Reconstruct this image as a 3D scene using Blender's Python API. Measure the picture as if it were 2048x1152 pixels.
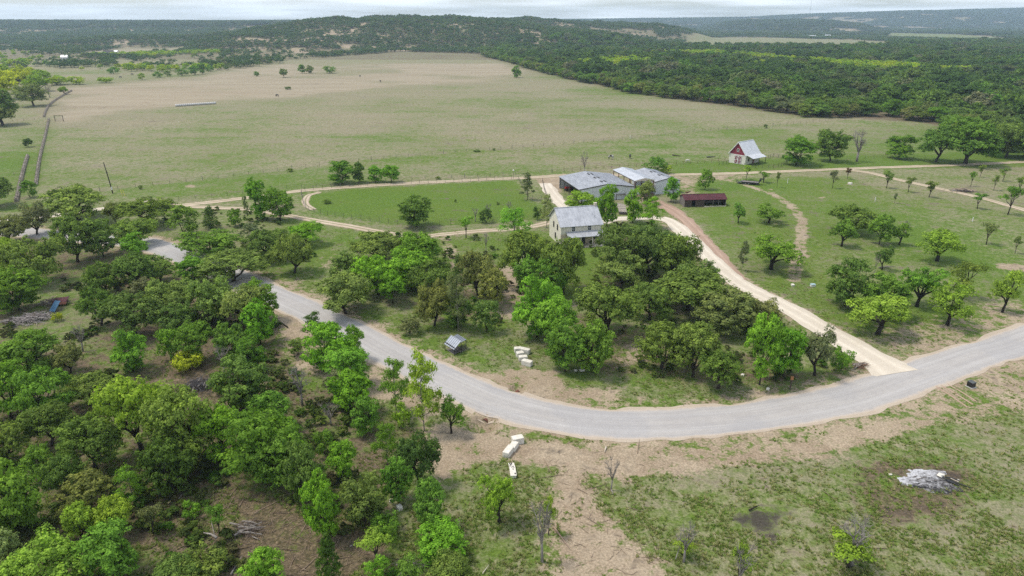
import bpy, math, random
import numpy as np
from mathutils import Vector, Matrix

for o in list(bpy.data.objects): bpy.data.objects.remove(o)
SC = bpy.context.scene
COL = SC.collection
R = math.radians

# ------------------------------------------------------------------ camera
CAM_H = 50.0
PITCH = R(21.1)
FPX = 1384.0
cam = bpy.data.cameras.new('camera')
camo = bpy.data.objects.new('camera', cam)
COL.objects.link(camo)
cam.sensor_width = 36.0
cam.lens = 36.0*FPX/2048.0
cam.clip_start = 0.5
cam.clip_end = 30000
camo.location = (0, 0, CAM_H)
camo.rotation_euler = (R(90)-PITCH, 0, 0)
SC.camera = camo
cP, sP = math.cos(PITCH), math.sin(PITCH)

# ------------------------------------------------------------------ light
HAZE = 1.05e-4
SUN_EL, SUN_AZ = R(64), R(-82)          # high, from the left, through thin cloud
w = bpy.data.worlds.new('World'); SC.world = w; w.use_nodes = True
nt = w.node_tree; nt.nodes.clear()
out = nt.nodes.new('ShaderNodeOutputWorld'); bg = nt.nodes.new('ShaderNodeBackground')
sky = nt.nodes.new('ShaderNodeTexSky'); sky.sky_type = 'NISHITA'; sky.sun_disc = False
sky.sun_elevation = SUN_EL; sky.sun_rotation = SUN_AZ
sky.air_density = 1.0; sky.dust_density = 1.0; sky.ozone_density = 1.0
tc = nt.nodes.new('ShaderNodeTexCoord'); mp = nt.nodes.new('ShaderNodeMapping')
mp.inputs['Scale'].default_value = (3.5, 3.5, 60.0)
cn = nt.nodes.new('ShaderNodeTexNoise'); cn.inputs['Scale'].default_value = 1.6; cn.inputs['Detail'].default_value = 6
cr = nt.nodes.new('ShaderNodeMapRange'); cr.inputs[1].default_value = .36; cr.inputs[2].default_value = .66
cr.inputs[3].default_value = .10; cr.inputs[4].default_value = .88
mx = nt.nodes.new('ShaderNodeMix'); mx.data_type = 'RGBA'
mx.inputs['B'].default_value = (9.1, 9.5, 10.0, 1)       # thin bright overcast
bg.inputs['Strength'].default_value = 0.102
L = nt.links.new
L(tc.outputs['Generated'], mp.inputs['Vector']); L(mp.outputs['Vector'], cn.inputs['Vector'])
L(cn.outputs['Fac'], cr.inputs[0]); L(cr.outputs[0], mx.inputs['Factor'])
L(sky.outputs[0], mx.inputs['A']); L(mx.outputs['Result'], bg.inputs['Color']); L(bg.outputs[0], out.inputs['Surface'])

sun = bpy.data.lights.new('sun', 'SUN'); sun.energy = 2.0; sun.angle = R(10); sun.color = (1.0, .93, .82)
suno = bpy.data.objects.new('sun', sun); COL.objects.link(suno)
# Nishita: rotation 0 is +Y, positive turns clockwise seen from above
sd = Vector((math.sin(SUN_AZ)*math.cos(SUN_EL), math.cos(SUN_AZ)*math.cos(SUN_EL), math.sin(SUN_EL)))
suno.rotation_euler = sd.to_track_quat('Z', 'Y').to_euler()
suno.location = (0, 0, 180)

SC.view_settings.view_transform = 'Standard'
SC.view_settings.look = 'None'
SC.view_settings.gamma = 1
SC.view_settings.use_curve_mapping = False
SC.view_settings.exposure = 0.66
SC.cycles.max_bounces = 8
SC.cycles.diffuse_bounces = 5
SC.cycles.transmission_bounces = 4
SC.cycles.volume_bounces = 2
SC.cycles.use_denoising = False

# ------------------------------------------------------------------ ground position and height
def at(px, py, z=0.0):
    """the point of the place at height z that the drone saw at this spot of its 2048 x 1152 picture"""
    u = (px-1024)/FPX; v = (576-py)/FPX
    dy = cP+v*sP; dz = -sP+v*cP
    t = (z-CAM_H)/dz
    return (u*t, dy*t)

def slope_at(py):
    v = (576-py)/FPX
    return (-sP+v*cP)/(cP+v*sP)

def vnoise(x, y, s, seed=0):
    """smooth value noise, vectorised"""
    x = np.asarray(x, float)*s+seed*17.3; y = np.asarray(y, float)*s-seed*9.1
    xi = np.floor(x); yi = np.floor(y); fx = x-xi; fy = y-yi
    fx = fx*fx*(3-2*fx); fy = fy*fy*(3-2*fy)
    def hsh(a, b):
        n = np.sin(a*127.1+b*311.7+seed*74.7)*43758.5453
        return n-np.floor(n)
    return ((hsh(xi, yi)*(1-fx)+hsh(xi+1, yi)*fx)*(1-fy) + (hsh(xi, yi+1)*(1-fx)+hsh(xi+1, yi+1)*fx)*fy)

def sst(a, b, x):
    t = np.clip((x-a)/(b-a), 0, 1); return t*t*(3-2*t)

def bump(x, y, cx, cy, rl, rr, rf, rb, A):
    dx = x-cx; dy = y-cy
    ex = np.where(dx < 0, dx/rl, dx/rr); ey = np.where(dy < 0, dy/rf, dy/rb)
    d = np.clip(1-(ex*ex+ey*ey), 0, 1)
    return A*(d*d*(3-2*d))**.8

CULV = at(969, 848, -.6); CULV2 = at(1036, 783, -.3)
def hgt(x, y):
    x = np.asarray(x, float); y = np.asarray(y, float)
    h = (vnoise(x, y, 1/45., 1)-.5)*.8*sst(40, 120, y) + (vnoise(x, y, 1/160., 2)-.5)*1.2*sst(200, 500, y)
    d2 = (x-CULV[0]+.3)**2+((y-CULV[1]+.9)*1.15)**2
    h = h - 1.35*np.exp(-(d2/3.6)**2)
    d2 = (x-CULV2[0])**2+(y-CULV2[1]-.7)**2
    h = h - .8*np.exp(-(d2/1.0)**2)
    # hills
    g = vnoise(x, y, 1/90., 5)*.6+vnoise(x, y, 1/38., 6)*.4
    hm = bump(x, y, -190, 1700, 560, 430, 410, 700, 52)
    hm = np.maximum(hm, bump(x, y, -410, 1500, 270, 320, 270, 400, 25))
    hm = np.maximum(hm, bump(x, y, 30, 1640, 330, 320, 340, 500, 28))
    hm = hm + (g-.5)*hm*.34
    h = h + hm
    t = x/np.maximum(y, 1)
    lp = sst(1750, 3000, y+300*(vnoise(x, y, 1/400., 7)-.5))*(38+9*vnoise(x, y, 1/700., 8))*sst(.1, -.12, t)
    h = h + lp*sst(.12, .0, t)
    h = h + bump(x, y, -830, 1620, 190, 240, 160, 260, 15)*(.7+.6*g)
    h = h + bump(x, y, 225, 2230, 330, 400, 380, 600, 44)*(.72+.5*g)
    far = sst(3700, 6100, y+900*(vnoise(x, y, 1/900., 9)-.5))
    rid = np.interp(t, [-.4, -.02, .0305, .19, .314, .40, .59, .69, 1.0], [20, 50, 52, 66, 72, 96, 132, 148, 160])
    h = h + far*rid*(.93+.09*vnoise(x, y, 1/500., 11))*sst(-.12, .02, t)
    h = h + bump(x, y, 1400, 3850, 420, 520, 700, 800, 50)*(.8+.3*g)
    h = h + bump(x, y, 500, 3500, 420, 400, 500, 800, 30)*(.8+.3*g)
    return h

def H1(x, y): return float(hgt(x, y))

# ------------------------------------------------------------------ object helpers
def link(o, parent=None):
    COL.objects.link(o)
    if parent is not None: o.parent = parent
    return o

def tag(o, label=None, cat=None, group=None, kind=None):
    if label: o['label'] = label
    if cat: o['category'] = cat
    if group: o['group'] = group
    if kind: o['kind'] = kind
    return o

def empty(name, loc=(0, 0, 0), rz=0.0):
    o = bpy.data.objects.new(name, None); link(o)
    o.location = loc; o.rotation_euler = (0, 0, rz)
    o.empty_display_size = .3
    return o

class MB:
    def __init__(s): s.v = []; s.f = []
    def add(s, vs, fs):
        n = len(s.v); s.v += [tuple(p) for p in vs]; s.f += [tuple(i+n for i in f) for f in fs]; return s
    def box(s, x0, x1, y0, y1, z0, z1):
        return s.add([(x0,y0,z0),(x1,y0,z0),(x1,y1,z0),(x0,y1,z0),(x0,y0,z1),(x1,y0,z1),(x1,y1,z1),(x0,y1,z1)],
                     [(0,3,2,1),(4,5,6,7),(0,1,5,4),(1,2,6,5),(2,3,7,6),(3,0,4,7)])
    def slab(s, a, b, c, d, t):
        a, b, c, d = map(Vector, (a, b, c, d)); n = (b-a).cross(d-a).normalized()*t
        return s.add([a, b, c, d, a+n, b+n, c+n, d+n], [(0,3,2,1),(4,5,6,7),(0,1,5,4),(1,2,6,5),(2,3,7,6),(3,0,4,7)])
    def poly(s, pts, t):
        """flat polygon given thickness t (a vector)"""
        n = len(pts); t = Vector(t)
        p = [Vector(q) for q in pts]
        return s.add(p+[q+t for q in p], [tuple(range(n))[::-1], tuple(range(n, 2*n))]+[(i, (i+1) % n, (i+1) % n+n, i+n) for i in range(n)])
    def beam(s, p, q, w_, h_=None, up=(0, 0, 1)):
        h_ = h_ or w_
        p = Vector(p); q = Vector(q); d = (q-p).normalized(); u = Vector(up)
        if abs(d.dot(u)) > .95: u = Vector((1, 0, 0))
        a = d.cross(u).normalized()*w_/2; b = a.cross(d).normalized()*h_/2
        vs = [p-a-b, p+a-b, p+a+b, p-a+b, q-a-b, q+a-b, q+a+b, q-a+b]
        return s.add(vs, [(0,1,2,3),(7,6,5,4),(0,4,5,1),(1,5,6,2),(2,6,7,3),(3,7,4,0)])
    def tube(s, pts, rad, n=6, cap=True):
        pts = [Vector(p) for p in pts]
        if not hasattr(rad, '__len__'): rad = [rad]*len(pts)
        base = len(s.v); vs = []
        prev = None
        for i, p in enumerate(pts):
            d = (pts[min(i+1, len(pts)-1)]-pts[max(i-1, 0)])
            if d.length < 1e-9: d = Vector((0, 0, 1))
            d.normalize()
            ref = prev if prev is not None else (Vector((1, 0, 0)) if abs(d.x) < .8 else Vector((0, 1, 0)))
            a = (ref-d*ref.dot(d))
            if a.length < 1e-6: a = d.orthogonal()
            a.normalize(); b = d.cross(a); prev = a
            for k in range(n):
                t = 2*math.pi*k/n
                vs.append(p+(a*math.cos(t)+b*math.sin(t))*rad[i])
        fs = []
        for i in range(len(pts)-1):
            for k in range(n):
                fs.append((i*n+k, i*n+(k+1) % n, (i+1)*n+(k+1) % n, (i+1)*n+k))
        if cap:
            fs.append(tuple(range(n))[::-1]); fs.append(tuple((len(pts)-1)*n+k for k in range(n)))
        return s.add(vs, fs)
    def mesh(s, name, mat, smooth=False):
        me = bpy.data.meshes.new(name); me.from_pydata(s.v, [], s.f); me.update()
        if mat: me.materials.append(mat)
        if smooth: me.polygons.foreach_set('use_smooth', [True]*len(me.polygons))
        return me
    def build(s, name, mat, parent=None, smooth=False, loc=None, **kw):
        o = bpy.data.objects.new(name, s.mesh(name, mat, smooth)); link(o, parent)
        if loc is not None: o.location = loc
        if kw: tag(o, **kw)
        return o

def np_mesh(name, V, F, mat=None, attrs=None, smooth=False):
    """V (n,3), F (m,k) same-size faces"""
    me = bpy.data.meshes.new(name)
    V = np.asarray(V, np.float32); F = np.asarray(F, np.int32)
    me.vertices.add(len(V)); me.vertices.foreach_set('co', V.ravel())
    if len(F):
        k = F.shape[1]
        me.loops.add(F.size); me.loops.foreach_set('vertex_index', F.ravel())
        me.polygons.add(len(F)); me.polygons.foreach_set('loop_start', np.arange(0, F.size, k, dtype=np.int32))
        me.polygons.foreach_set('loop_total', np.full(len(F), k, np.int32))
    me.update(calc_edges=True)
    if smooth: me.polygons.foreach_set('use_smooth', np.ones(len(F), bool))
    if attrs:
        for an, (ty, data) in attrs.items():
            a = me.attributes.new(an, ty, 'POINT')
            a.data.foreach_set('color' if ty == 'FLOAT_COLOR' else 'value', np.asarray(data, np.float32).ravel() if ty != 'INT' else np.asarray(data, np.int32).ravel())
    if mat: me.materials.append(mat)
    return me

# ------------------------------------------------------------------ materials
def new_mat(name):
    m = bpy.data.materials.new(name); m.use_nodes = True
    nt = m.node_tree; b = nt.nodes['Principled BSDF']
    return m, nt, b
def N(nt, ty, **kw):
    n = nt.nodes.new(ty)
    for k, v in kw.items():
        if isinstance(k, str) and hasattr(n, k): setattr(n, k, v)
    return n
def noise(nt, vec, scale, detail=3, rough=.55, dist=0):
    n = nt.nodes.new('ShaderNodeTexNoise'); n.inputs['Scale'].default_value = scale
    n.inputs['Detail'].default_value = detail; n.inputs['Roughness'].default_value = rough; n.inputs['Distortion'].default_value = dist
    if vec is not None: nt.links.new(vec, n.inputs['Vector'])
    return n.outputs['Fac']
def math_(nt, op, a, b=None, c=None, clamp=False):
    n = nt.nodes.new('ShaderNodeMath'); n.operation = op; n.use_clamp = clamp
    for i, q in enumerate((a, b, c)):
        if q is None: continue
        if isinstance(q, (int, float)): n.inputs[i].default_value = q
        else: nt.links.new(q, n.inputs[i])
    return n.outputs[0]
def mrange(nt, v, a, b, c=0., d=1., smooth=True):
    n = nt.nodes.new('ShaderNodeMapRange'); n.interpolation_type = 'SMOOTHSTEP' if smooth else 'LINEAR'
    nt.links.new(v, n.inputs[0])
    for i, q in zip((1, 2, 3, 4), (a, b, c, d)): n.inputs[i].default_value = q
    return n.outputs[0]
def mixc(nt, f, a, b, mode='MIX'):
    n = nt.nodes.new('ShaderNodeMix'); n.data_type = 'RGBA'; n.blend_type = mode
    for k, q in (('Factor', f), ('A', a), ('B', b)):
        if isinstance(q, (int, float)): n.inputs[k].default_value = q
        elif isinstance(q, tuple): n.inputs[k].default_value = q if len(q) == 4 else q+(1,)
        else: nt.links.new(q, n.inputs[k])
    return n.outputs['Result']
def geopos(nt):
    return nt.nodes.new('ShaderNodeNewGeometry').outputs['Position']
def mapped(nt, vec, scale=(1, 1, 1), rot=(0, 0, 0)):
    n = nt.nodes.new('ShaderNodeMapping'); n.inputs['Scale'].default_value = scale; n.inputs['Rotation'].default_value = rot
    nt.links.new(vec, n.inputs['Vector']); return n.outputs[0]
def bumpn(nt, b, h, strength=.4, dist=.1):
    n = nt.nodes.new('ShaderNodeBump'); n.inputs['Strength'].default_value = strength; n.inputs['Distance'].default_value = dist
    nt.links.new(h, n.inputs['Height']); nt.links.new(n.outputs[0], b.inputs['Normal'])

def simple(name, c1, c2=None, scale=2., rough=.8, metal=0., bump_s=0.2, sp=.3, stretch=(1, 1, 1), thr=(.35, .7)):
    m, nt, b = new_mat(name)
    tcn = nt.nodes.new('ShaderNodeTexCoord').outputs['Object']
    v = mapped(nt, tcn, stretch)
    f = noise(nt, v, scale, 5, .6)
    c2 = c2 or tuple(x*.7 for x in c1)
    c = mixc(nt, mrange(nt, f, *thr), c2, c1)
    f2 = noise(nt, v, scale*6, 3)
    c = mixc(nt, .5, c, mixc(nt, mrange(nt, f2, .3, .7), (.72, .72, .72), (1.25, 1.25, 1.25)), 'MULTIPLY')
    c = mixc(nt, 0.0, c, c)
    nt.links.new(c, b.inputs['Base Color'])
    b.inputs['Roughness'].default_value = rough; b.inputs['Metallic'].default_value = metal
    b.inputs['Specular IOR Level'].default_value = sp
    if bump_s: bumpn(nt, b, f2, bump_s, .02)
    return m

# ================================================================== GROUND
def world_poly(pts): return np.array([at(*p) for p in pts])

def seg_dist(X, Y, A, B):
    d = B-A; L2 = (d**2).sum()+1e-9
    t = np.clip(((X-A[0])*d[0]+(Y-A[1])*d[1])/L2, 0, 1)
    return np.hypot(X-A[0]-t*d[0], Y-A[1]-t*d[1])

def poly_sd(X, Y, P):
    """signed distance, negative inside"""
    D = np.full(X.shape, 1e9); ins = np.zeros(X.shape, bool)
    n = len(P)
    for i in range(n):
        a, b = P[i], P[(i+1) % n]
        D = np.minimum(D, seg_dist(X, Y, a, b))
        c = ((a[1] > Y) != (b[1] > Y))
        xx = (b[0]-a[0])*(Y-a[1])/((b[1]-a[1]) if b[1] != a[1] else 1e-9)+a[0]
        ins ^= c & (X < xx)
    return np.where(ins, -D, D)

def region(X, Y, pts, feather, val=1.0, M=None):
    P = world_poly(pts)
    lo = P.min(0)-feather*1.5; hi = P.max(0)+feather*1.5
    k = (X > lo[0]) & (X < hi[0]) & (Y > lo[1]) & (Y < hi[1])
    if not k.any(): return M
    sdv = poly_sd(X[k], Y[k], P)
    wgt = sst(feather, -feather, sdv)
    M[k] = M[k]*(1-wgt)+val*wgt
    return M

def catmull(P, step):
    P = np.array(P, float); out_ = []
    Q = np.vstack([2*P[0]-P[1], P, 2*P[-1]-P[-2]])
    for i in range(1, len(Q)-2):
        p0, p1, p2, p3 = Q[i-1:i+3]
        n = max(2, int(np.linalg.norm(p2-p1)/step))
        for k in range(n):
            t = k/n
            out_.append(.5*((2*p1)+(-p0+p2)*t+(2*p0-5*p1+4*p2-p3)*t*t+(-p0+3*p1-3*p2+p3)*t**3))
    out_.append(P[-1]); return np.array(out_)

def mid(a, b):
    A = at(*a); B = at(*b); return ((A[0]+B[0])/2, (A[1]+B[1])/2)
# both edges of the asphalt, matched in pairs along the road
ROAD = [mid((2700,430),(2790,455)), mid((2400,533),(2440,570)), mid((2048,655),(2075,706)), mid((1955,682),(1975,738)), mid((1830,722),(1850,783)), mid((1700,765),(1710,827)),
        mid((1540,797),(1550,857)), mid((1400,815),(1395,872)), mid((1260,820),(1245,878)), mid((1130,809),(1105,865)),
        mid((1010,780),(975,831)), mid((920,744),(880,789)), mid((800,683),(755,731)), mid((700,635),(664,676)),
        mid((600,594),(565,624)), mid((520,562),(480,583)), mid((440,524),(400,546)), mid((380,504),(335,519)), mid((320,481),(275,495)), (-92.2,160.5), (-118,167.5),(-150,176),(-200,186)]
ROADP = catmull(ROAD, 1.0)
DRIVE = [at(1795,748), at(1752,722), at(1700,690), at(1640,655), at(1560,610), at(1480,570), at(1432,530), at(1396,495), at(1366,465), at(1340,444), at(1322,438)]
LOOP = [at(1330,441), at(1300,437), at(1262,438), at(1225,440), at(1203,447)]
SHEDTRK = [at(1500,592), at(1465,552), at(1440,520), at(1412,487), at(1380,452), at(1350,425), at(1318,408), at(1288,392), at(1275,380)]
FARM = [at(352,412), at(430,404), at(520,393), at(600,383), at(700,375), at(800,368), at(900,362), at(1000,357), at(1080,353), at(1130,350), at(1230,349), at(1335,348), at(1440,346), at(1600,341), at(1700,338), at(1860,331), at(2048,323), at(2300,312)]
FARM2 = [at(300,404), at(350,412), at(430,416), at(500,420), at(570,431), at(640,444), at(700,454), at(760,465), at(830,474), at(880,470), at(950,463), at(1020,459), at(1075,452), at(1118,440)]
BRANCH = [at(1700,341), at(1740,346), at(1790,358), at(1850,371), at(1950,392), at(2048,418), at(2200,462)]
WHITELANE = [at(1092,366), at(1104,386), at(1120,404), at(1140,424), at(1155,440)]
FAINT = [at(1430,350), at(1470,362), at(1540,385), at(1580,410), at(1605,440), at(1600,500), at(1585,560)]
PENTRK = [at(640,386), at(618,392), at(611,402), at(614,412), at(628,420)]
WALKT = [at(884,470), at(900,500), at(925,540), at(940,575)]
LEFTTRK = [at(-60,452), at(0,442), at(60,434), at(130,428), at(200,418), at(300,404)]
PATHC = [at(1040,625), at(1120,608), at(1200,606), at(1290,606), at(1360,622)]

def line_dist(X, Y, P, reach):
    D = np.full(X.shape, 1e9)
    P = np.array(P)
    lo = P.min(0)-reach; hi = P.max(0)+reach
    k = (X > lo[0]) & (X < hi[0]) & (Y > lo[1]) & (Y < hi[1])
    x = X[k]; y = Y[k]; d = np.full(x.shape, 1e9)
    for i in range(len(P)-1): d = np.minimum(d, seg_dist(x, y, P[i], P[i+1]))
    D[k] = d; return D

PASTURE = [(-300,330),(72,372),(98,238),(142,183),(200,165),(400,150),(520,134),(640,116),(800,104),(960,108),(1050,135),(1130,155),(1240,178),(1350,195),(1500,212),(1600,228),(1690,237),(1530,252),(1388,263),(1154,286),(922,305),(747,322),(594,339),(450,355),(306,371),(200,383),(80,400)]
PASTURE2 = [(72,372),(98,238),(142,183),(200,165),(400,150),(520,134),(640,116),(800,104),(960,108),(1050,135),(1130,155),(1240,178),(1350,195),(1500,212),(1600,228),(1690,237),(1530,252),(1388,263),(1154,286),(922,305),(747,322),(594,339),(450,355),(306,371),(200,383),(80,400)]
def ground_masks(X, Y):
    soil = np.full(X.shape, .04); dry = np.full(X.shape, .46); lit = np.zeros(X.shape); char = np.zeros(X.shape)
    # dryness of the grass
    dry[Y > 330] = .66
    region(X, Y, PASTURE2, 3, .62, dry)
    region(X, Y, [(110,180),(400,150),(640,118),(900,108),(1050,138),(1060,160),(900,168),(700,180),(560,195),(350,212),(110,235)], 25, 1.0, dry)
    region(X, Y, [(200,383),(450,355),(747,322),(1041,296),(1388,263),(1690,237),(1900,236),(2200,240),(2200,318),(1860,326),(1560,335),(1440,340),(1160,344),(841,358),(560,380),(325,405)], 2.5, .40, dry)
    region(X, Y, [(1340,330),(1450,322),(1700,308),(2200,300),(2200,330),(1860,334),(1340,350)], 5, .15, dry)
    region(X, Y, [(612,408),(620,392),(700,381),(900,367),(1025,360),(1060,400),(1085,436),(980,446),(841,452),(747,443),(650,428)], 2, .08, dry)
    region(X, Y, [(560,435),(700,458),(870,478),(1110,462),(1130,500),(900,530),(700,500),(560,570),(520,520)], 4, .26, dry)
    region(X, Y, [(1340,360),(1700,352),(2048,440),(2300,560),(2300,620),(1900,650),(1700,670),(1560,590),(1440,480)], 6, .22, dry)
    region(X, Y, [(1700,352),(1800,375),(2048,440),(2300,540),(2300,620),(2000,520),(1850,450),(1780,400)], 10, .48, dry)
    region(X, Y, [(1640,480),(1760,470),(1900,520),(2048,600),(1950,640),(1720,600),(1640,540)], 6, .36, dry)
    region(X, Y, [(1180,452),(1300,450),(1420,560),(1250,620),(1080,600),(1130,500)], 5, .1, dry)
    region(X, Y, [(0,400),(70,372),(90,300),(120,230),(0,250),(-300,300),(-300,420)], 5, .46, dry)
    region(X, Y, [(640,640),(760,600),(900,600),(1010,640),(1060,700),(960,740),(880,720),(760,660)], 4, .38, dry)
    region(X, Y, [(1950,840),(2300,760),(2400,1152),(1500,1200),(1400,1100),(1600,1040),(1800,1060),(1950,960)], 5, .57, dry)
    region(X, Y, [(1500,880),(1900,800),(2000,860),(1800,930),(1500,990),(1250,1000),(1250,940)], 4, .58, dry)
    pw = ((dry > .38) & (Y > 190)).astype(float)
    dry = dry+pw*((vnoise(X+.35*Y, Y, 1/75., 71)-.5)*.50+(vnoise(X*.28+Y*.1, Y, 1/11., 72)-.5)*.20+(vnoise(X, Y, 1/28., 73)-.5)*.25)
    # far country
    k = Y > 900
    dry[k] = .7
    # bare ground
    dr = line_dist(X, Y, ROADP[::4], 30)
    soil = np.maximum(soil, sst(9.5, 3.5, dr)*.64)
    soil = np.maximum(soil, sst(5.2, 3.2, dr)*.95)
    region(X, Y, [(880,850),(960,880),(1250,893),(1600,880),(1800,830),(1900,795),(2080,735),(2100,790),(1900,850),(1650,905),(1400,925),(1250,945),(1185,935),(1200,1000),(1265,1060),(1350,1152),(1350,1250),(1080,1250),(1095,1060),(1075,1000),(1110,935),(1000,915),(920,940),(880,960),(850,900)], 3.0, .78, soil)
    region(X, Y, [(960,748),(1040,735),(1115,742),(1140,772),(1240,780),(1230,805),(1100,800),(980,770)], 1.5, .84, soil)
    region(X, Y, [(1240,795),(1400,795),(1520,790),(1640,768),(1700,755),(1700,775),(1500,805),(1300,822),(1100,812)], 2.2, .55, soil)
    region(X, Y, [(560,640),(615,668),(600,730),(570,705)], 1.5, .9, soil)
    region(X, Y, [(740,735),(800,770),(870,820),(850,850),(770,800),(735,760)], 1.5, .8, soil)
    region(X, Y, [(560,560),(640,600),(760,655),(760,672),(640,640),(560,585)], 1.5, .62, soil)
    region(X, Y, [(600,570),(700,520),(660,500),(640,530),(580,575)], 2, .5, soil)
    region(X, Y, [(1740,650),(2000,600),(2200,560),(2200,640),(2000,660),(1830,715),(1760,700)], 3, .40, soil)
    region(X, Y, [(1900,640),(2048,612),(2200,570),(2200,640),(2040,648),(1830,712)], 2, .60, soil)
    region(X, Y, [(1850,790),(2100,720),(2150,790),(2000,840),(1900,830)], 2, .62, soil)
    region(X, Y, [(990,540),(1060,520),(1110,560),(1100,620),(1010,640),(960,600)], 3, .75, soil)
    region(X, Y, [(1060,352),(1130,346),(1135,372),(1115,388),(1090,372)], 2, .95, soil)
    region(X, Y, [(1240,345),(1500,345),(1500,356),(1370,366),(1250,362)], 3, .62, soil)
    region(X, Y, [(1350,365),(1390,362),(1400,385),(1370,392)], 2, .6, soil)
    region(X, Y, [(1240,690),(1290,680),(1300,730),(1240,735)], 2, .7, soil)
    region(X, Y, [(1150,445),(1215,450),(1215,480),(1205,492)], 2, .6, soil)
    for p, wd, vv in ((DRIVE, 4.5, .7), (SHEDTRK, 3.2, .75), (FARM, 3.0, .6), (FARM2, 2.8, .55), (BRANCH, 2.8, .55), (WHITELANE, 3.5, .7), (LOOP, 3, .6), (LEFTTRK, 4, .6), (WALKT, 2.2, .5), (FAINT, 2.2, .60), (PATHC, 3., .6), (PENTRK, 1.5, .6)):
        soil = np.maximum(soil, sst(wd, wd*.4, line_dist(X, Y, p, 12))*vv)
    for q, r in (((1098,531//1),0),((2030,535),5.5),((1605,449),2.2),((1530,470),1.2),((1700,369),2.0),((1540,378),1.2),((1600,512),3),((904,447),1.6),((1930,379),5),((400,500),4),((380,372),3),((1645,395),1.5)):
        if r:
            c = at(*q); d = np.hypot(X-c[0], (Y-c[1])*1.3); soil = np.maximum(soil, sst(r, r*.45, d)*.85)
    # forest litter
    region(X, Y, [(-400,470),(100,475),(300,515),(480,590),(560,640),(620,740),(740,790),(860,860),(850,930),(780,1010),(800,1250),(-600,1300)], 3, .62, lit)
    region(X, Y, [(460,990),(560,1000),(660,1060),(780,1080),(720,1152),(640,1200),(420,1200),(470,1090)], 2, 1.0, lit)
    region(X, Y, [(0,1000),(60,1040),(160,1000),(200,940),(300,930),(400,960),(380,1040),(200,1100),(0,1152),(-100,1152)], 3, .9, lit)
    region(X, Y, [(350,720),(520,760),(540,860),(430,900),(340,800)], 2, .9, lit)
    region(X, Y, [(650,600),(720,620),(780,660),(740,668),(640,620)], 2, .5, lit)
    region(X, Y, [(1140,620),(1300,660),(1480,700),(1600,740),(1700,730),(1690,755),(1560,775),(1300,755),(1150,740)], 3, .62, lit)
    region(X, Y, [(1220,470),(1400,480),(1480,590),(1300,640),(1200,560)], 4, .55, lit)
    region(X, Y, [(820,520),(1000,520),(1020,620),(900,650),(820,620)], 3, .55, lit)
    region(X, Y, [(240,500),(330,520),(400,560),(340,600),(230,560),(150,540)], 3, .6, lit)
    region(X, Y, [(60,560),(190,555),(230,640),(180,700),(60,690)], 3, .32, lit)
    region(X, Y, [(1010,118),(1130,158),(1350,198),(1600,230),(1840,242),(2300,330),(2500,80),(1000,80)], 8, .8, lit)
    region(X, Y, [(130,200),(200,176),(400,170),(560,182),(540,196),(380,204),(250,212)], 12, .34, soil)  # sunlit patch on the dry far-left pasture, painted into the soil mask
    region(X, Y, [(960,880),(1250,905),(1600,890),(1800,838),(1850,850),(1650,915),(1400,940),(1250,960),(1100,930),(960,905)], 2, .85, soil)
    region(X, Y, [(870,850),(980,860),(1010,900),(930,935),(860,960),(840,900)], 2, .88, soil)
    region(X, Y, [(560,635),(620,655),(660,720),(740,745),(800,790),(760,800),(640,760),(590,740)], 2.5, .8, soil)
    region(X, Y, [(1640,1150),(1700,1000),(1800,1000),(1760,1100)], 3, .5, dry)
    region(X, Y, [(1690,930),(1760,915),(1900,915),(1975,950),(1960,985),(1920,1025),(1830,1045),(1740,1035),(1700,980)], 2.2, .80, lit)
    # scorched patches
    region(X, Y, [(1475,1018),(1590,1008),(1570,1030),(1555,1045),(1550,1085),(1520,1060),(1460,1055)], 1.4, .85, char)
    region(X, Y, [(1730,985),(1790,965),(1870,990),(1900,1020),(1830,1040),(1760,1030)], 2.0, .36, char)
    region(X, Y, [(1770,935),(1850,925),(1930,945),(1925,975),(1860,985),(1780,965)], 1.6, .5, char)
    region(X, Y, [(1700,935),(1740,925),(1780,955),(1740,975)], 2.0, .25, char)
    region(X, Y, [(1905,376),(1940,372),(1975,385),(1930,388)], 2.0, .45, char)
    region(X, Y, [(1995,525),(2040,528),(2060,545),(2010,543)], 1.0, .30, char)
    # far: bare slopes and tilled fields
    g = vnoise(X, Y, 1/60., 5)*.6+vnoise(X, Y, 1/25., 6)*.4
    far = Y > 1000
    hh = hgt(X, Y)
    slope = (hgt(X, Y+12)-hh)/12
    soil[far] = np.maximum(soil[far], (sst(.02, .09, slope)*sst(.56, .68, g)*.8)[far])
    lit[far & (dry < .95)] = .55
    kk = far & (Y > 1800); tmp = vnoise(X, Y, 1/260., 14)
    dry[kk] = (.45+.6*tmp)[kk]
    for q, dv in (([(1330,97),(1560,98),(1765,98),(1790,88),(1770,83),(1560,76),(1400,75)], .62), ([(1770,76),(2000,82),(2048,78),(1900,68),(1780,66)], .45), ([(165,113),(360,106),(380,98),(250,97),(170,104)], .9), ([(1990,100),(2300,110),(2300,90),(2000,86)], .3)):
        region(X, Y, q, 25, 0., lit); region(X, Y, q, 25, 0., soil); region(X, Y, q, 25, dv, dry)
    return np.stack([soil, dry, lit, char], -1).clip(0, 1)

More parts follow.
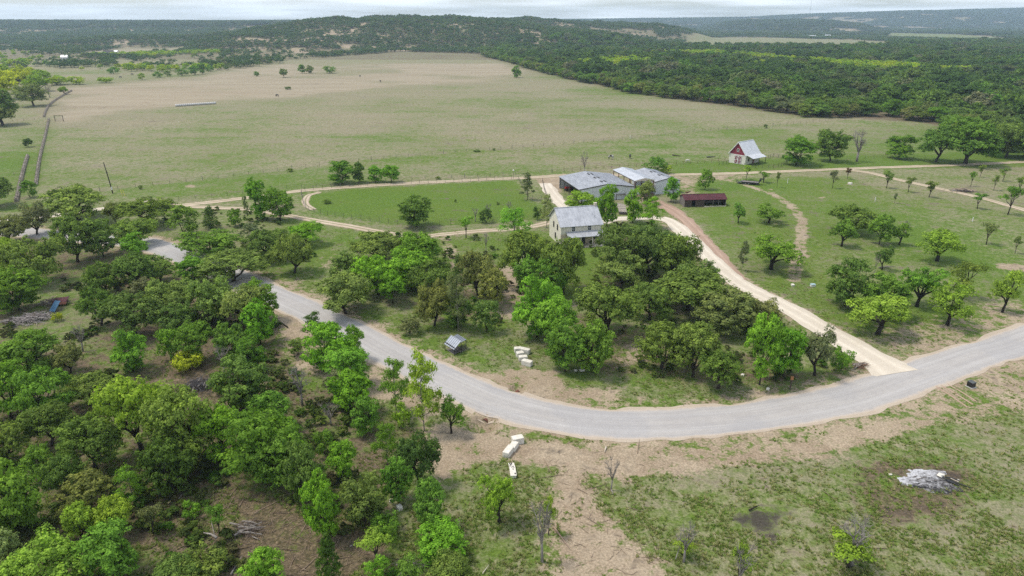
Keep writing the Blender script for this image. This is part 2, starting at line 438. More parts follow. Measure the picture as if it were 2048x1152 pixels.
def ground_material():
    m, nt, b = new_mat('ground')
    pos = geopos(nt)
    at_ = nt.nodes.new('ShaderNodeAttribute'); at_.attribute_name = 'mask'
    sp_ = nt.nodes.new('ShaderNodeSeparateColor'); nt.links.new(at_.outputs['Color'], sp_.inputs[0])
    soil, dry, lit, char = sp_.outputs[0], sp_.outputs[1], sp_.outputs[2], at_.outputs['Alpha']
    n30 = noise(nt, pos, .022, 4, .6); n5 = noise(nt, pos, .16, 4, .6, .3); n1 = noise(nt, pos, .8, 4, .6, .4); nf = noise(nt, pos, 4.2, 3, .6)
    nstr = noise(nt, mapped(nt, pos, (.012, .11, 1), (0, 0, R(-16))), 1.0, 4, .6)
    n1b = noise(nt, mapped(nt, pos, (1, 1, 1), (0, 0, 1.1)), 1.7, 4, .65, .5)
    # combined disturbance around 0
    e = math_(nt, 'ADD', math_(nt, 'MULTIPLY', math_(nt, 'SUBTRACT', n5, .5), 1.0), math_(nt, 'MULTIPLY', math_(nt, 'SUBTRACT', n1, .5), 1.25))
    e = math_(nt, 'ADD', e, math_(nt, 'MULTIPLY', math_(nt, 'SUBTRACT', n30, .5), .55))
    e = math_(nt, 'ADD', e, math_(nt, 'MULTIPLY', math_(nt, 'SUBTRACT', nf, .5), .5))
    e2 = math_(nt, 'ADD', math_(nt, 'MULTIPLY', math_(nt, 'SUBTRACT', nstr, .5), 1.1), math_(nt, 'MULTIPLY', math_(nt, 'SUBTRACT', n1b, .5), .9))
    nm = noise(nt, mapped(nt, pos, (.26, .42, 1), (0, 0, R(20))), 1.0, 5, .7, .6)
    e = math_(nt, 'ADD', math_(nt, 'MULTIPLY', e, 1.7), math_(nt, 'MULTIPLY', math_(nt, 'SUBTRACT', nm, .5), 1.6))
    d = math_(nt, 'ADD', dry, math_(nt, 'MULTIPLY', math_(nt, 'ADD', e, e2), .46))
    df = mrange(nt, d, .15, .85)
    green = mixc(nt, mrange(nt, n1b, .3, .7), (.058, .106, .013), (.122, .192, .028))
    green = mixc(nt, mrange(nt, n30, .3, .7, 0, .5), green, (.128, .155, .034))
    straw = mixc(nt, mrange(nt, n1, .3, .7), (.178, .158, .094), (.298, .262, .172))
    straw = mixc(nt, mrange(nt, nstr, .35, .65, 0, .7), straw, (.212, .194, .122))
    straw = mixc(nt, mrange(nt, dry, .80, 1.0, 0, .8), straw, mixc(nt, mrange(nt, nstr, .3, .7), (.265, .215, .150), (.335, .285, .205)))
    lush = mrange(nt, math_(nt, 'ADD', nm, math_(nt, 'MULTIPLY', nf, .4)), .62, .85, 0, .6)
    green = mixc(nt, lush, green, (.078, .142, .016))
    col = mixc(nt, df, green, straw)
    lf = mrange(nt, math_(nt, 'ADD', lit, math_(nt, 'MULTIPLY', e, .8)), .25, .85)
    litc = mixc(nt, mrange(nt, n1b, .3, .7), (.060, .043, .030), (.165, .115, .078))
    litc = mixc(nt, mrange(nt, nf, .55, .75, 0, .6), litc, (.30, .22, .15))
    col = mixc(nt, math_(nt, 'MULTIPLY', lf, .85), col, litc)
    sf = mrange(nt, math_(nt, 'ADD', soil, math_(nt, 'MULTIPLY', e, .75)), .34, .74)
    soilc = mixc(nt, mrange(nt, n5, .3, .7), (.255, .194, .132), (.352, .284, .200))
    soilc = mixc(nt, mrange(nt, n1b, .52, .75, 0, .5), soilc, (.235, .160, .112))
    soilc = mixc(nt, mrange(nt, nf, .5, .8, 0, .35), soilc, (.44, .35, .27))
    col = mixc(nt, sf, col, soilc)
    cf = mrange(nt, math_(nt, 'ADD', char, math_(nt, 'MULTIPLY', e, 1.0)), .25, 1.0)
    col = mixc(nt, math_(nt, 'MULTIPLY', cf, .9), col, (.045, .038, .034))
    vv = mixc(nt, mrange(nt, nf, .25, .75), (.70, .70, .70), (1.28, 1.28, 1.28))
    col = mixc(nt, .9, col, vv, 'MULTIPLY')
    nt.links.new(col, b.inputs['Base Color'])
    b.inputs['Roughness'].default_value = .95; b.inputs['Specular IOR Level'].default_value = .1
    hb = math_(nt, 'ADD', math_(nt, 'MULTIPLY', n1b, .6), math_(nt, 'MULTIPLY', nf, .5))
    bumpn(nt, b, hb, .8, .22)
    return m
M_GROUND = ground_material()

def ground():
    ys = [-60, -20, 10, 25]
    y = 36.0
    while y < 1000:
        ys.append(y); y += max(.42, 1.25*y*y/34600.)
    ys.append(1000.)
    ys = np.array(ys)
    us = np.linspace(-1.02, 1.02, 760)
    def make(ys, us, name):
        Wd = np.maximum(ys, 40)+25
        X = us[None, :]*Wd[:, None]; Y = np.repeat(ys[:, None], len(us), 1)
        Z = hgt(X, Y)
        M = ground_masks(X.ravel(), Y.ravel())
        ny, nx = X.shape
        idx = np.arange(ny*nx).reshape(ny, nx)
        F = np.stack([idx[:-1, :-1], idx[:-1, 1:], idx[1:, 1:], idx[1:, :-1]], -1).reshape(-1, 4)
        V = np.stack([X, Y, Z], -1).reshape(-1, 3)
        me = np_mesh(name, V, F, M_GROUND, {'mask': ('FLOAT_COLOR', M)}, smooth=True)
        o = bpy.data.objects.new(name, me); link(o); o['kind'] = 'structure'
        return o
    make(ys, us, 'ground')
    yf = [1000.]; y = 1000.
    while y < 6800: y *= 1.0085; yf.append(y)
    yf += [7400, 8200, 9000]
    make(np.array(yf), us, 'hills')
ground()

# ------------------------------------------------------------------ road and tracks
def road_material(name, c1, c2, kind):
    m, nt, b = new_mat(name)
    pos = geopos(nt)
    uv = nt.nodes.new('ShaderNodeAttribute'); uv.attribute_name = 'across'
    ac = uv.outputs['Fac']
    n5 = noise(nt, pos, .15, 4, .6); n1 = noise(nt, pos, 1.0, 4, .6); nf = noise(nt, pos, 7, 3, .6)
    c = mixc(nt, mrange(nt, math_(nt, 'ADD', math_(nt, 'MULTIPLY', n5, .5), math_(nt, 'MULTIPLY', n1, .5)), .35, .65), c1, c2)
    if kind == 'asphalt':
        # wheel paths polished paler, long faint wear streaks following the lane
        w1 = math_(nt, 'ABSOLUTE', math_(nt, 'SUBTRACT', math_(nt, 'ABSOLUTE', ac), .48))
        c = mixc(nt, mrange(nt, math_(nt, 'ADD', w1, math_(nt, 'MULTIPLY', n1, .12)), .02, .28, .45, 0), c, (.44, .425, .41))
        ln = noise(nt, nt.nodes.new('ShaderNodeCombineXYZ').outputs[0], 1) if False else None
        cx = nt.nodes.new('ShaderNodeCombineXYZ'); nt.links.new(math_(nt, 'MULTIPLY', ac, 5.), cx.inputs[0])
        al = nt.nodes.new('ShaderNodeAttribute'); al.attribute_name = 'along'
        nt.links.new(math_(nt, 'MULTIPLY', al.outputs['Fac'], .035), cx.inputs[1])
        st = noise(nt, cx.outputs[0], 1.4, 4, .6)
        c = mixc(nt, mrange(nt, st, .38, .66, 0, .38), c, (.265, .257, .258))
        pt = noise(nt, pos, .07, 2, .5)
        c = mixc(nt, mrange(nt, pt, .52, .60, 0, .35), c, (.30, .295, .30))
        # dust dragged on from the verge
        ed = math_(nt, 'ADD', math_(nt, 'ABSOLUTE', ac), math_(nt, 'MULTIPLY', math_(nt, 'SUBTRACT', n1, .5), .25))
        c = mixc(nt, mrange(nt, ed, .84, 1.0, 0, .75), c, (.46, .38, .30))
    elif kind == 'ruts':
        w1 = math_(nt, 'ABSOLUTE', math_(nt, 'SUBTRACT', math_(nt, 'ABSOLUTE', ac), .52))
        g = math_(nt, 'ADD', w1, math_(nt, 'MULTIPLY', math_(nt, 'SUBTRACT', n1, .5), .5))
        c = mixc(nt, mrange(nt, g, .22, .42, 0, .75), c, (.15, .155, .06))
    else:
        w1 = math_(nt, 'ABSOLUTE', math_(nt, 'SUBTRACT', math_(nt, 'ABSOLUTE', ac), .45))
        c = mixc(nt, mrange(nt, math_(nt, 'ADD', w1, math_(nt, 'MULTIPLY', n1, .2)), .1, .4, 0, .55), c, tuple(q*.82 for q in c1))
    c = mixc(nt, .7, c, mixc(nt, mrange(nt, nf, .25, .75), (.86, .86, .86), (1.14, 1.14, 1.14)), 'MULTIPLY')
    nt.links.new(c, b.inputs['Base Color']); b.inputs['Roughness'].default_value = .9
    b.inputs['Specular IOR Level'].default_value = .2
    bumpn(nt, b, nf, .3, .03)
    return m
M_ASPH = road_material('chipseal', (.352, .330, .310), (.398, .376, .354), 'asphalt')
M_CAL = road_material('caliche', (.55, .48, .385), (.64, .575, .475), 'gravel')
M_DIRT = road_material('dirt_lane', (.40, .31, .23), (.50, .41, .31), 'ruts')
M_RED = road_material('red_dirt', (.33, .225, .165), (.43, .31, .235), 'gravel')

M_SHO = road_material('gravel_shoulder', (.42, .345, .265), (.52, .445, .350), 'gravel')
def ribbon(name, P, width, mat, dz, rough=.25, step=1.0, w2=None, flare=None, nseg=8):
    C = catmull(P, step); T = np.gradient(C, axis=0); T /= np.linalg.norm(T, axis=1)[:, None]+1e-9
    Nn = np.stack([-T[:, 1], T[:, 0]], -1)
    s = np.concatenate([[0], np.cumsum(np.linalg.norm(np.diff(C, axis=0), axis=1))])
    hw = np.linspace(width, w2 or width, len(C))/2
    if flare: hw = hw+flare[0]*np.exp(-s/flare[1])
    js = [(vnoise(s, s*0+k*50, 1/2.2, k+3)-.5)*2*rough+(vnoise(s, s*0+k*50, 1/7., k+8)-.5)*2*rough for k in range(2)]
    V = []; ac = []; al = []
    xs = np.linspace(-1, 1, nseg+1)
    for i in range(len(C)):
        for x in xs:
            o = x*hw[i]
            if x == -1: o -= js[0][i]
            if x == 1: o += js[1][i]
            p = C[i]+Nn[i]*o
            V.append((p[0], p[1])); ac.append(x); al.append(s[i])
    V = np.array(V); ac = np.array(ac)
    Z = hgt(V[:, 0], V[:, 1])+dz+.02*(1-ac**2)
    Z = np.where(np.abs(ac) > .999, Z-dz*.6, Z)
    n = nseg+1; m = len(C)
    idx = np.arange(m*n).reshape(m, n)
    F = np.stack([idx[:-1, :-1], idx[:-1, 1:], idx[1:, 1:], idx[1:, :-1]], -1).reshape(-1, 4)[:, ::-1]
    me = np_mesh(name, np.column_stack([V, Z]), F, mat, {'across': ('FLOAT', ac), 'along': ('FLOAT', al)}, smooth=True)
    o = bpy.data.objects.new(name, me); link(o); o['kind'] = 'structure'
    # keep normals upward
    if me.polygons[len(me.polygons)//2].normal.z < 0: me.flip_normals()
    return o
ribbon('road_shoulder', ROAD, 8.1, M_SHO, .05, .5, nseg=8)
ribbon('road', ROAD, 7.0, M_ASPH, .10, .26, nseg=10)
ribbon('driveway', DRIVE, 5.0, M_CAL, .13, .35, w2=4.4, flare=(2.2, 4))
ribbon('driveway_loop', LOOP, 3.6, M_CAL, .10, .35)
ribbon('shed_track', SHEDTRK, 3.2, M_RED, .07, .5, w2=4.2)
ribbon('farm_lane', FARM, 3.6, M_DIRT, .07, .35)
ribbon('paddock_lane', FARM2, 3.0, M_DIRT, .09, .3)
ribbon('branch_lane', BRANCH, 2.9, M_DIRT, .11, .3)
ribbon('gravel_lane', WHITELANE, 4.2, M_CAL, .09, .5)
ribbon('paddock_track', PENTRK, 2.0, M_DIRT, .07, .3)
ribbon('entrance_track', LEFTTRK, 3.6, M_CAL, .06, .5)

# ================================================================== TREES
def leaf_mat(name, fixed=None):
    m = bpy.data.materials.new(name); m.use_nodes = True
    nt = m.node_tree; nt.nodes.clear()
    out_ = nt.nodes.new('ShaderNodeOutputMaterial')
    at_ = nt.nodes.new('ShaderNodeAttribute'); at_.attribute_name = 'tint'
    oi = nt.nodes.new('ShaderNodeObjectInfo')
    if fixed is None: base = oi.outputs['Color']
    else:
        r = nt.nodes.new('ShaderNodeValToRGB'); nt.links.new(oi.outputs['Random'], r.inputs[0])
        el = r.color_ramp.elements
        for i, c in enumerate(fixed):
            p = i/(len(fixed)-1)
            if i < 2: el[i].position = p; el[i].color = c+(1,)
            else:
                q = el.new(p); q.color = c+(1,)
        el[1].position = 1/(len(fixed)-1)
        base = r.outputs[0]
    t = at_.outputs['Fac']
    c = mixc(nt, 1.0, base, mixc(nt, t, (.55, .60, .60), (1.55, 1.50, 1.30)), 'MULTIPLY')
    c = mixc(nt, math_(nt, 'MULTIPLY', mrange(nt, t, .7, 1.0), .35), c, mixc(nt, 1.0, c, (1.22, 1.20, .8), 'MULTIPLY'))
    d = nt.nodes.new('ShaderNodeBsdfDiffuse'); tr = nt.nodes.new('ShaderNodeBsdfTranslucent'); ms = nt.nodes.new('ShaderNodeMixShader')
    nt.links.new(c, d.inputs[0]); nt.links.new(mixc(nt, 1.0, c, (1.15, 1.25, .7), 'MULTIPLY'), tr.inputs[0])
    ms.inputs[0].default_value = .34
    nt.links.new(d.outputs[0], ms.inputs[1]); nt.links.new(tr.outputs[0], ms.inputs[2]); nt.links.new(ms.outputs[0], out_.inputs[0])
    return m
M_LEAF = leaf_mat('foliage')
M_LEAF_WOOD = leaf_mat('wood_foliage', [(.085,.155,.036), (.140,.220,.046), (.100,.170,.042), (.160,.220,.056), (.070,.120,.034), (.130,.245,.040), (.20,.20,.125), (.095,.165,.040)])
M_LEAF_DKWOOD = leaf_mat('dark_wood_foliage', [(.062,.115,.034), (.090,.155,.042), (.072,.128,.036), (.110,.170,.048), (.12,.13,.07)])
M_LEAF_LIME = leaf_mat('lime_foliage', [(.30,.42,.03), (.22,.36,.03), (.40,.46,.035), (.18,.28,.04)])
M_LEAF_HILL = leaf_mat('hill_foliage', [(.062,.118,.046), (.105,.172,.054), (.070,.125,.048), (.135,.190,.062), (.16,.17,.12)])
M_LEAF_FAR = leaf_mat('distant_foliage', [(.055,.095,.038), (.075,.120,.044), (.060,.098,.040), (.100,.140,.052), (.15,.16,.09)])
M_BARK = simple('bark', (.085, .070, .055), (.045, .036, .030), 3., .95, 0, .5, .1)
M_DEAD = simple('dead_wood', (.33, .30, .27), (.19, .17, .15), 3., .9, 0, .4, .1)
M_DARKBARK = simple('dark_bark', (.050, .042, .036), (.028, .023, .020), 3., .95, 0, .4, .1)

def rdir(rng, n, zmin=-1.):
    z = rng.uniform(zmin, 1, n); a = rng.uniform(0, 2*math.pi, n); r = np.sqrt(1-z*z)
    return np.stack([r*np.cos(a), r*np.sin(a), z], -1)

def lobes_for(kind, rng):
    """lobe centres and radii in units of crown width (x, y) and tree height (z)"""
    L_ = []
    if kind == 'oak':
        n = 22; a0 = rng.uniform(0, 6)
        for i in range(n):
            z = rng.uniform(-.75, 1); a = a0+i*2.4+rng.uniform(-.4, .4); r = math.sqrt(max(0, 1-z*z))**.7
            k = rng.uniform(.78, 1.12)
            L_.append((r*math.cos(a)*.36*k, r*math.sin(a)*.36*k, .50+z*.31*k, rng.uniform(.12, .20), rng.uniform(.12, .19)))
        L_.append((0, 0, .55, .24, .2))
    elif kind == 'full':
        n = 22; a0 = rng.uniform(0, 6)
        for i in range(n):
            z = rng.uniform(-1, 1); a = a0+i*2.4+rng.uniform(-.4, .4); r = math.sqrt(max(0, 1-z*z))**.8
            k = rng.uniform(.8, 1.1)
            L_.append((r*math.cos(a)*.34*k, r*math.sin(a)*.34*k, .50+z*.38*k, rng.uniform(.13, .20), rng.uniform(.09, .14)))
        L_ += [(0, 0, .5, .2, .18), (.05, 0, .72, .2, .16)]
    elif kind == 'orch':
        n = 13; a0 = rng.uniform(0, 6)
        for i in range(n):
            a = a0+i*2.4+rng.uniform(-.3, .3); rr = rng.uniform(.12, .38)
            L_.append((rr*math.cos(a), rr*math.sin(a), rng.uniform(.42, .88)-rr*.35, rng.uniform(.12, .19), rng.uniform(.11, .18)))
    elif kind == 'sapl':
        for i in range(8):
            a = i*2.4+rng.uniform(-.4, .4); rr = rng.uniform(.05, .34)
            L_.append((rr*math.cos(a), rr*math.sin(a), rng.uniform(.48, .9), rng.uniform(.10, .19), rng.uniform(.07, .13)))
    elif kind == 'ced':
        for i in range(24):
            z = .08+.86*(i/23.); rr = (1-z)**.7*.36*rng.uniform(.6, 1)
            a = i*2.4+rng.uniform(-.4, .4)
            L_.append((rr*math.cos(a), rr*math.sin(a), z, .10+.12*(1-z), rng.uniform(.07, .11)))
    elif kind == 'pine':
        for i in range(20):
            z = .28+.66*(i/19.); rr = (1.05-z)**.8*.42*rng.uniform(.5, 1)
            a = i*2.4+rng.uniform(-.4, .4)
            L_.append((rr*math.cos(a), rr*math.sin(a), z, rng.uniform(.10, .17), rng.uniform(.035, .06)))
    elif kind == 'bush':
        for i in range(12):
            z = rng.uniform(-.7, 1); a = i*2.4+rng.uniform(-.4, .4); r = math.sqrt(1-z*z)
            L_.append((r*math.cos(a)*.3, r*math.sin(a)*.3, .47+z*.34, rng.uniform(.14, .22), rng.uniform(.13, .2)))
    elif kind == 'airy':
        for i in range(22):
            z = rng.uniform(.22, .95); rr = .40*math.sin(math.pi*min(1, (z-.08)/.95))*rng.uniform(.3, 1)
            a = i*2.4+rng.uniform(-.4, .4)
            L_.append((rr*math.cos(a), rr*math.sin(a), z, rng.uniform(.08, .15), rng.uniform(.05, .09)))
    return np.array(L_)

LEAFP = dict(oak=(21, 20, .0155), full=(21, 19, .0165), orch=(22, 18, .0150), sapl=(17, 12, .022), ced=(17, 13, .0170),
             pine=(16, 12, .016), bush=(22, 13, .020), airy=(15, 12, .0155))

def leaf_cloud(L_, m, k, s, rng, inner=.12, subr=.33, zmin=-.45):
    """leaf-sized faces in clumps on the lobes"""
    nl = len(L_)
    ds = rdir(rng, nl*m, zmin)
    c = np.repeat(L_[:, :3], m, 0); r = np.repeat(L_[:, 3:], m, 0)
    rad = np.column_stack([r[:, 0], r[:, 0], r[:, 1]])
    sc = c+ds*rad*rng.uniform(.55, 1.12, (nl*m, 1))
    tint = rng.uniform(0, 1, nl*m)*.75+rng.uniform(0, .25, nl).repeat(m)
    d2 = rdir(rng, nl*m*k, -.5)
    sc2 = np.repeat(sc, k, 0); rad2 = np.repeat(rad, k, 0)*subr; ds2 = np.repeat(ds, k, 0)
    p = sc2+d2*rad2*rng.uniform(.35, 1.15, (len(d2), 1))
    tt = np.repeat(tint, k)+rng.uniform(-.2, .2, len(d2))
    nrm = ds2*.70+d2*.75+rng.normal(0, .30, d2.shape)+np.array([0, 0, .15])
    nrm /= np.linalg.norm(nrm, axis=1)[:, None]
    a = np.cross(nrm, rng.normal(0, 1, nrm.shape)); a /= np.linalg.norm(a, axis=1)[:, None]+1e-9
    b = np.cross(nrm, a)
    ss = s*rng.uniform(.7, 1.35, (len(p), 1))
    a *= ss*1.25; b *= ss*.8
    V = np.stack([p-a, p-b+a*.1, p+a, p+b+a*.1], 1).reshape(-1, 3)
    V[:, 2] = np.maximum(V[:, 2], .012)
    F = np.arange(len(V)).reshape(-1, 4)
    return V, F, np.repeat(tt.clip(0, 1), 4)

def wood_mesh(kind, L_, rng, name='trunk'):
    mb = MB()
    pr = dict(oak=(.17, .030), full=(.2, .020), orch=(.22, .034), sapl=(.3, .026), ced=(.7, .016), pine=(.8, .018), bush=(.06, .012), airy=(.3, .016), bare=(.30, .036), twigs=(.1, .02))[kind]
    fz, r0 = pr
    lean = (rng.uniform(-.05, .05), rng.uniform(-.05, .05)) if kind not in ('ced', 'pine') else (0, 0)
    fork = Vector((lean[0], lean[1], fz))
    if kind in ('ced', 'pine', 'airy'):
        top = Vector((0, 0, .93))
        mb.tube([(0, 0, -.03), (lean[0]*.3, lean[1]*.3, .2), (lean[0], lean[1], .5), top], [r0, r0*.85, r0*.6, r0*.2], 6)
        for l in L_:
            t = max(.08, l[2]-.1); st = Vector((lean[0]*min(1, t*2), lean[1]*min(1, t*2), t)) if t < .5 else Vector((lean[0]*(1-t)*2, lean[1]*(1-t)*2, t))
            mb.tube([st, (st+Vector(l[:3]))/2+Vector((0, 0, -.01)), l[:3]], [r0*.35, r0*.25, r0*.1], 4)
    else:
        stems = 1 if kind not in ('bush', 'orch') else (3 if kind == 'bush' else 1)
        mb.tube([(0, 0, -.03), (lean[0]*.2+.004, lean[1]*.2, fz*.4), fork], [r0*1.25, r0, r0*.9], 7)
        k = len(L_)
        nb = min(5, k)
        order = np.argsort(np.arctan2(L_[:, 1], L_[:, 0]))
        groups = np.array_split(order, nb)
        for g in groups:
            cen = L_[g, :3].mean(0); q = fork+(Vector(cen)-fork)*.5
            q += Vector((rng.uniform(-.05, .05), rng.uniform(-.05, .05), rng.uniform(-.03, .03)))
            h1 = fork+(q-fork)*.5+Vector((rng.uniform(-.03, .03), rng.uniform(-.03, .03), rng.uniform(-.02, .04)))
            mb.tube([fork-Vector((0, 0, .02)), h1, q], [r0*.72, r0*.58, r0*.46], 6)
            for i in g:
                e = Vector(L_[i, :3]); h = (q+e)/2+Vector((rng.uniform(-.04, .04), rng.uniform(-.04, .04), rng.uniform(-.02, .03)))
                mb.tube([q, h, e], [r0*.42, r0*.3, r0*.14], 5)
                for _ in range(3 if kind not in ('bare', 'twigs') else 7):
                    d = rdir(rng, 1, -.1)[0]
                    tip = e+Vector((d[0]*L_[i, 3], d[1]*L_[i, 3], d[2]*L_[i, 4]))*rng.uniform(1., 1.35)
                    hh = (h*.3+e*.7)
                    m2 = (hh+tip)/2+Vector(rng.uniform(-.02, .02, 3))
                    mb.tube([hh, m2, tip], [r0*.16, r0*.11, r0*.05], 3, cap=False)
                    if kind in ('bare', 'twigs'):
                        for _ in range(3):
                            d = rdir(rng, 1, -.1)[0]
                            t2 = m2+Vector(d)*.10
                            mb.tube([m2, (m2+t2)/2+Vector(rng.uniform(-.012, .012, 3)), t2], [r0*.09, r0*.06, r0*.035], 3, cap=False)
    return mb

def bare_lobes(rng, spread=.34):
    out_ = []
    for i in range(9):
        a = i*2.4+rng.uniform(-.4, .4); rr = rng.uniform(.08, spread)
        out_.append((rr*math.cos(a), rr*math.sin(a), rng.uniform(.5, .86), .14, .14))
    return np.array(out_)

CROWN = {}; TRUNK = {}
NVAR = dict(oak=11, full=10, orch=7, sapl=6, ced=3, pine=1, bush=6, airy=3, bare=4)
def make_variants():
    for kind, n in NVAR.items():
        for v in range(n):
            rng = np.random.default_rng(100+v*7+sum(map(ord, kind)))
            if kind == 'bare':
                TRUNK[kind, v] = wood_mesh('bare', bare_lobes(rng), rng).mesh('trunk_bare', M_DEAD, True)
                continue
            L_ = lobes_for(kind, rng)
            m, k, s = LEAFP[kind]
            V, F, T = leaf_cloud(L_, m, k, s, rng, subr=.34 if kind not in ('sapl', 'airy') else .6, zmin=-.45 if kind != 'bush' else -.8)
            CROWN[kind, v] = np_mesh('crown_'+kind, V, F, M_LEAF, {'tint': ('FLOAT', T)})
            TRUNK[kind, v] = wood_mesh(kind, L_, rng).mesh('trunk_'+kind, M_DEAD if kind == 'airy' else (M_DARKBARK if kind == 'orch' else M_BARK), True)
make_variants()

TONE = dict(olive=(.142,.212,.052), dolive=(.112,.174,.044), brown=(.165,.200,.066), green=(.122,.232,.036), bright=(.150,.295,.036),
            mid=(.112,.192,.042), dark=(.070,.126,.030), lime=(.200,.305,.044), yellow=(.29,.36,.035), grey=(.135,.165,.078), pale=(.190,.245,.085), red=(.11,.075,.035))
TREES = []     # footprints, to keep grass and scatter from repeating them
_tr = random.Random(11); _vi = {}
NAMES = dict(oak='oak_tree', full='broadleaf_tree', orch='mesquite_tree', sapl='small_tree', ced='cedar_tree', pine='pine_tree', bush='bush', airy='tall_tree', bare='bare_tree')
def put_tree(kind, tone, x, y, W, Hh, label, group=None, rz=None):
    vi = _vi.get(kind, 0); _vi[kind] = vi+1
    v = (vi*3+_tr.randrange(2)) % NVAR[kind]
    root = empty(NAMES[kind], (x, y, H1(x, y)), _tr.uniform(0, 6.28) if rz is None else rz)
    an = _tr.uniform(.88, 1.13); root.scale = (W*an, W/an, Hh)
    tag(root, label, 'bush' if kind == 'bush' else 'tree', group)
    t = bpy.data.objects.new('trunk', TRUNK[kind, v]); link(t, root)
    if kind != 'bare':
        c = bpy.data.objects.new('crown', CROWN[kind, v]); link(c, root)
        b = TONE[tone]; j = [_tr.uniform(.97, 1.14), 1, _tr.uniform(.85, 1.15)]; q = _tr.uniform(1.06, 1.32)
        c.color = (b[0]*j[0]*q, b[1]*q, b[2]*j[2]*q, 1)
    TREES.append((x, y, W/2))
    return root

def tree(kind, tone, x0, x1, ytop, ybot, label, group=None, k=1.0):
    xc = (x0+x1)/2; X, Y = at(xc, ybot)
    W = at(x1, ybot)[0]-at(x0, ybot)[0]
    W *= 1.07 if kind == 'oak' else (.95 if kind == 'orch' else 1.04)
    if xc < 560 and ybot > 520 and kind in ('oak', 'full'): W *= 1.05
    T = (CAM_H+Y*slope_at(ytop))-H1(X, Y)
    # the drone looks down on the crown, so its far side also rises in the picture: solve for the true height
    dl = math.atan(-slope_at((ytop+ybot)/2)); c_, s_ = math.cos(dl), math.sin(dl)
    q = T*c_; A = (.42*W*s_)**2; u_, w_ = .55*c_, .45*c_
    aa = u_*u_-w_*w_; bb = -2*q*u_; cc = q*q-A
    disc = max(0, bb*bb-4*aa*cc)
    Hh = (-bb-math.sqrt(disc))/(2*aa)
    Hh = max(Hh, .42*T, 1.0)*k
    return put_tree(kind, tone, X, Y, W, Hh, label, group)

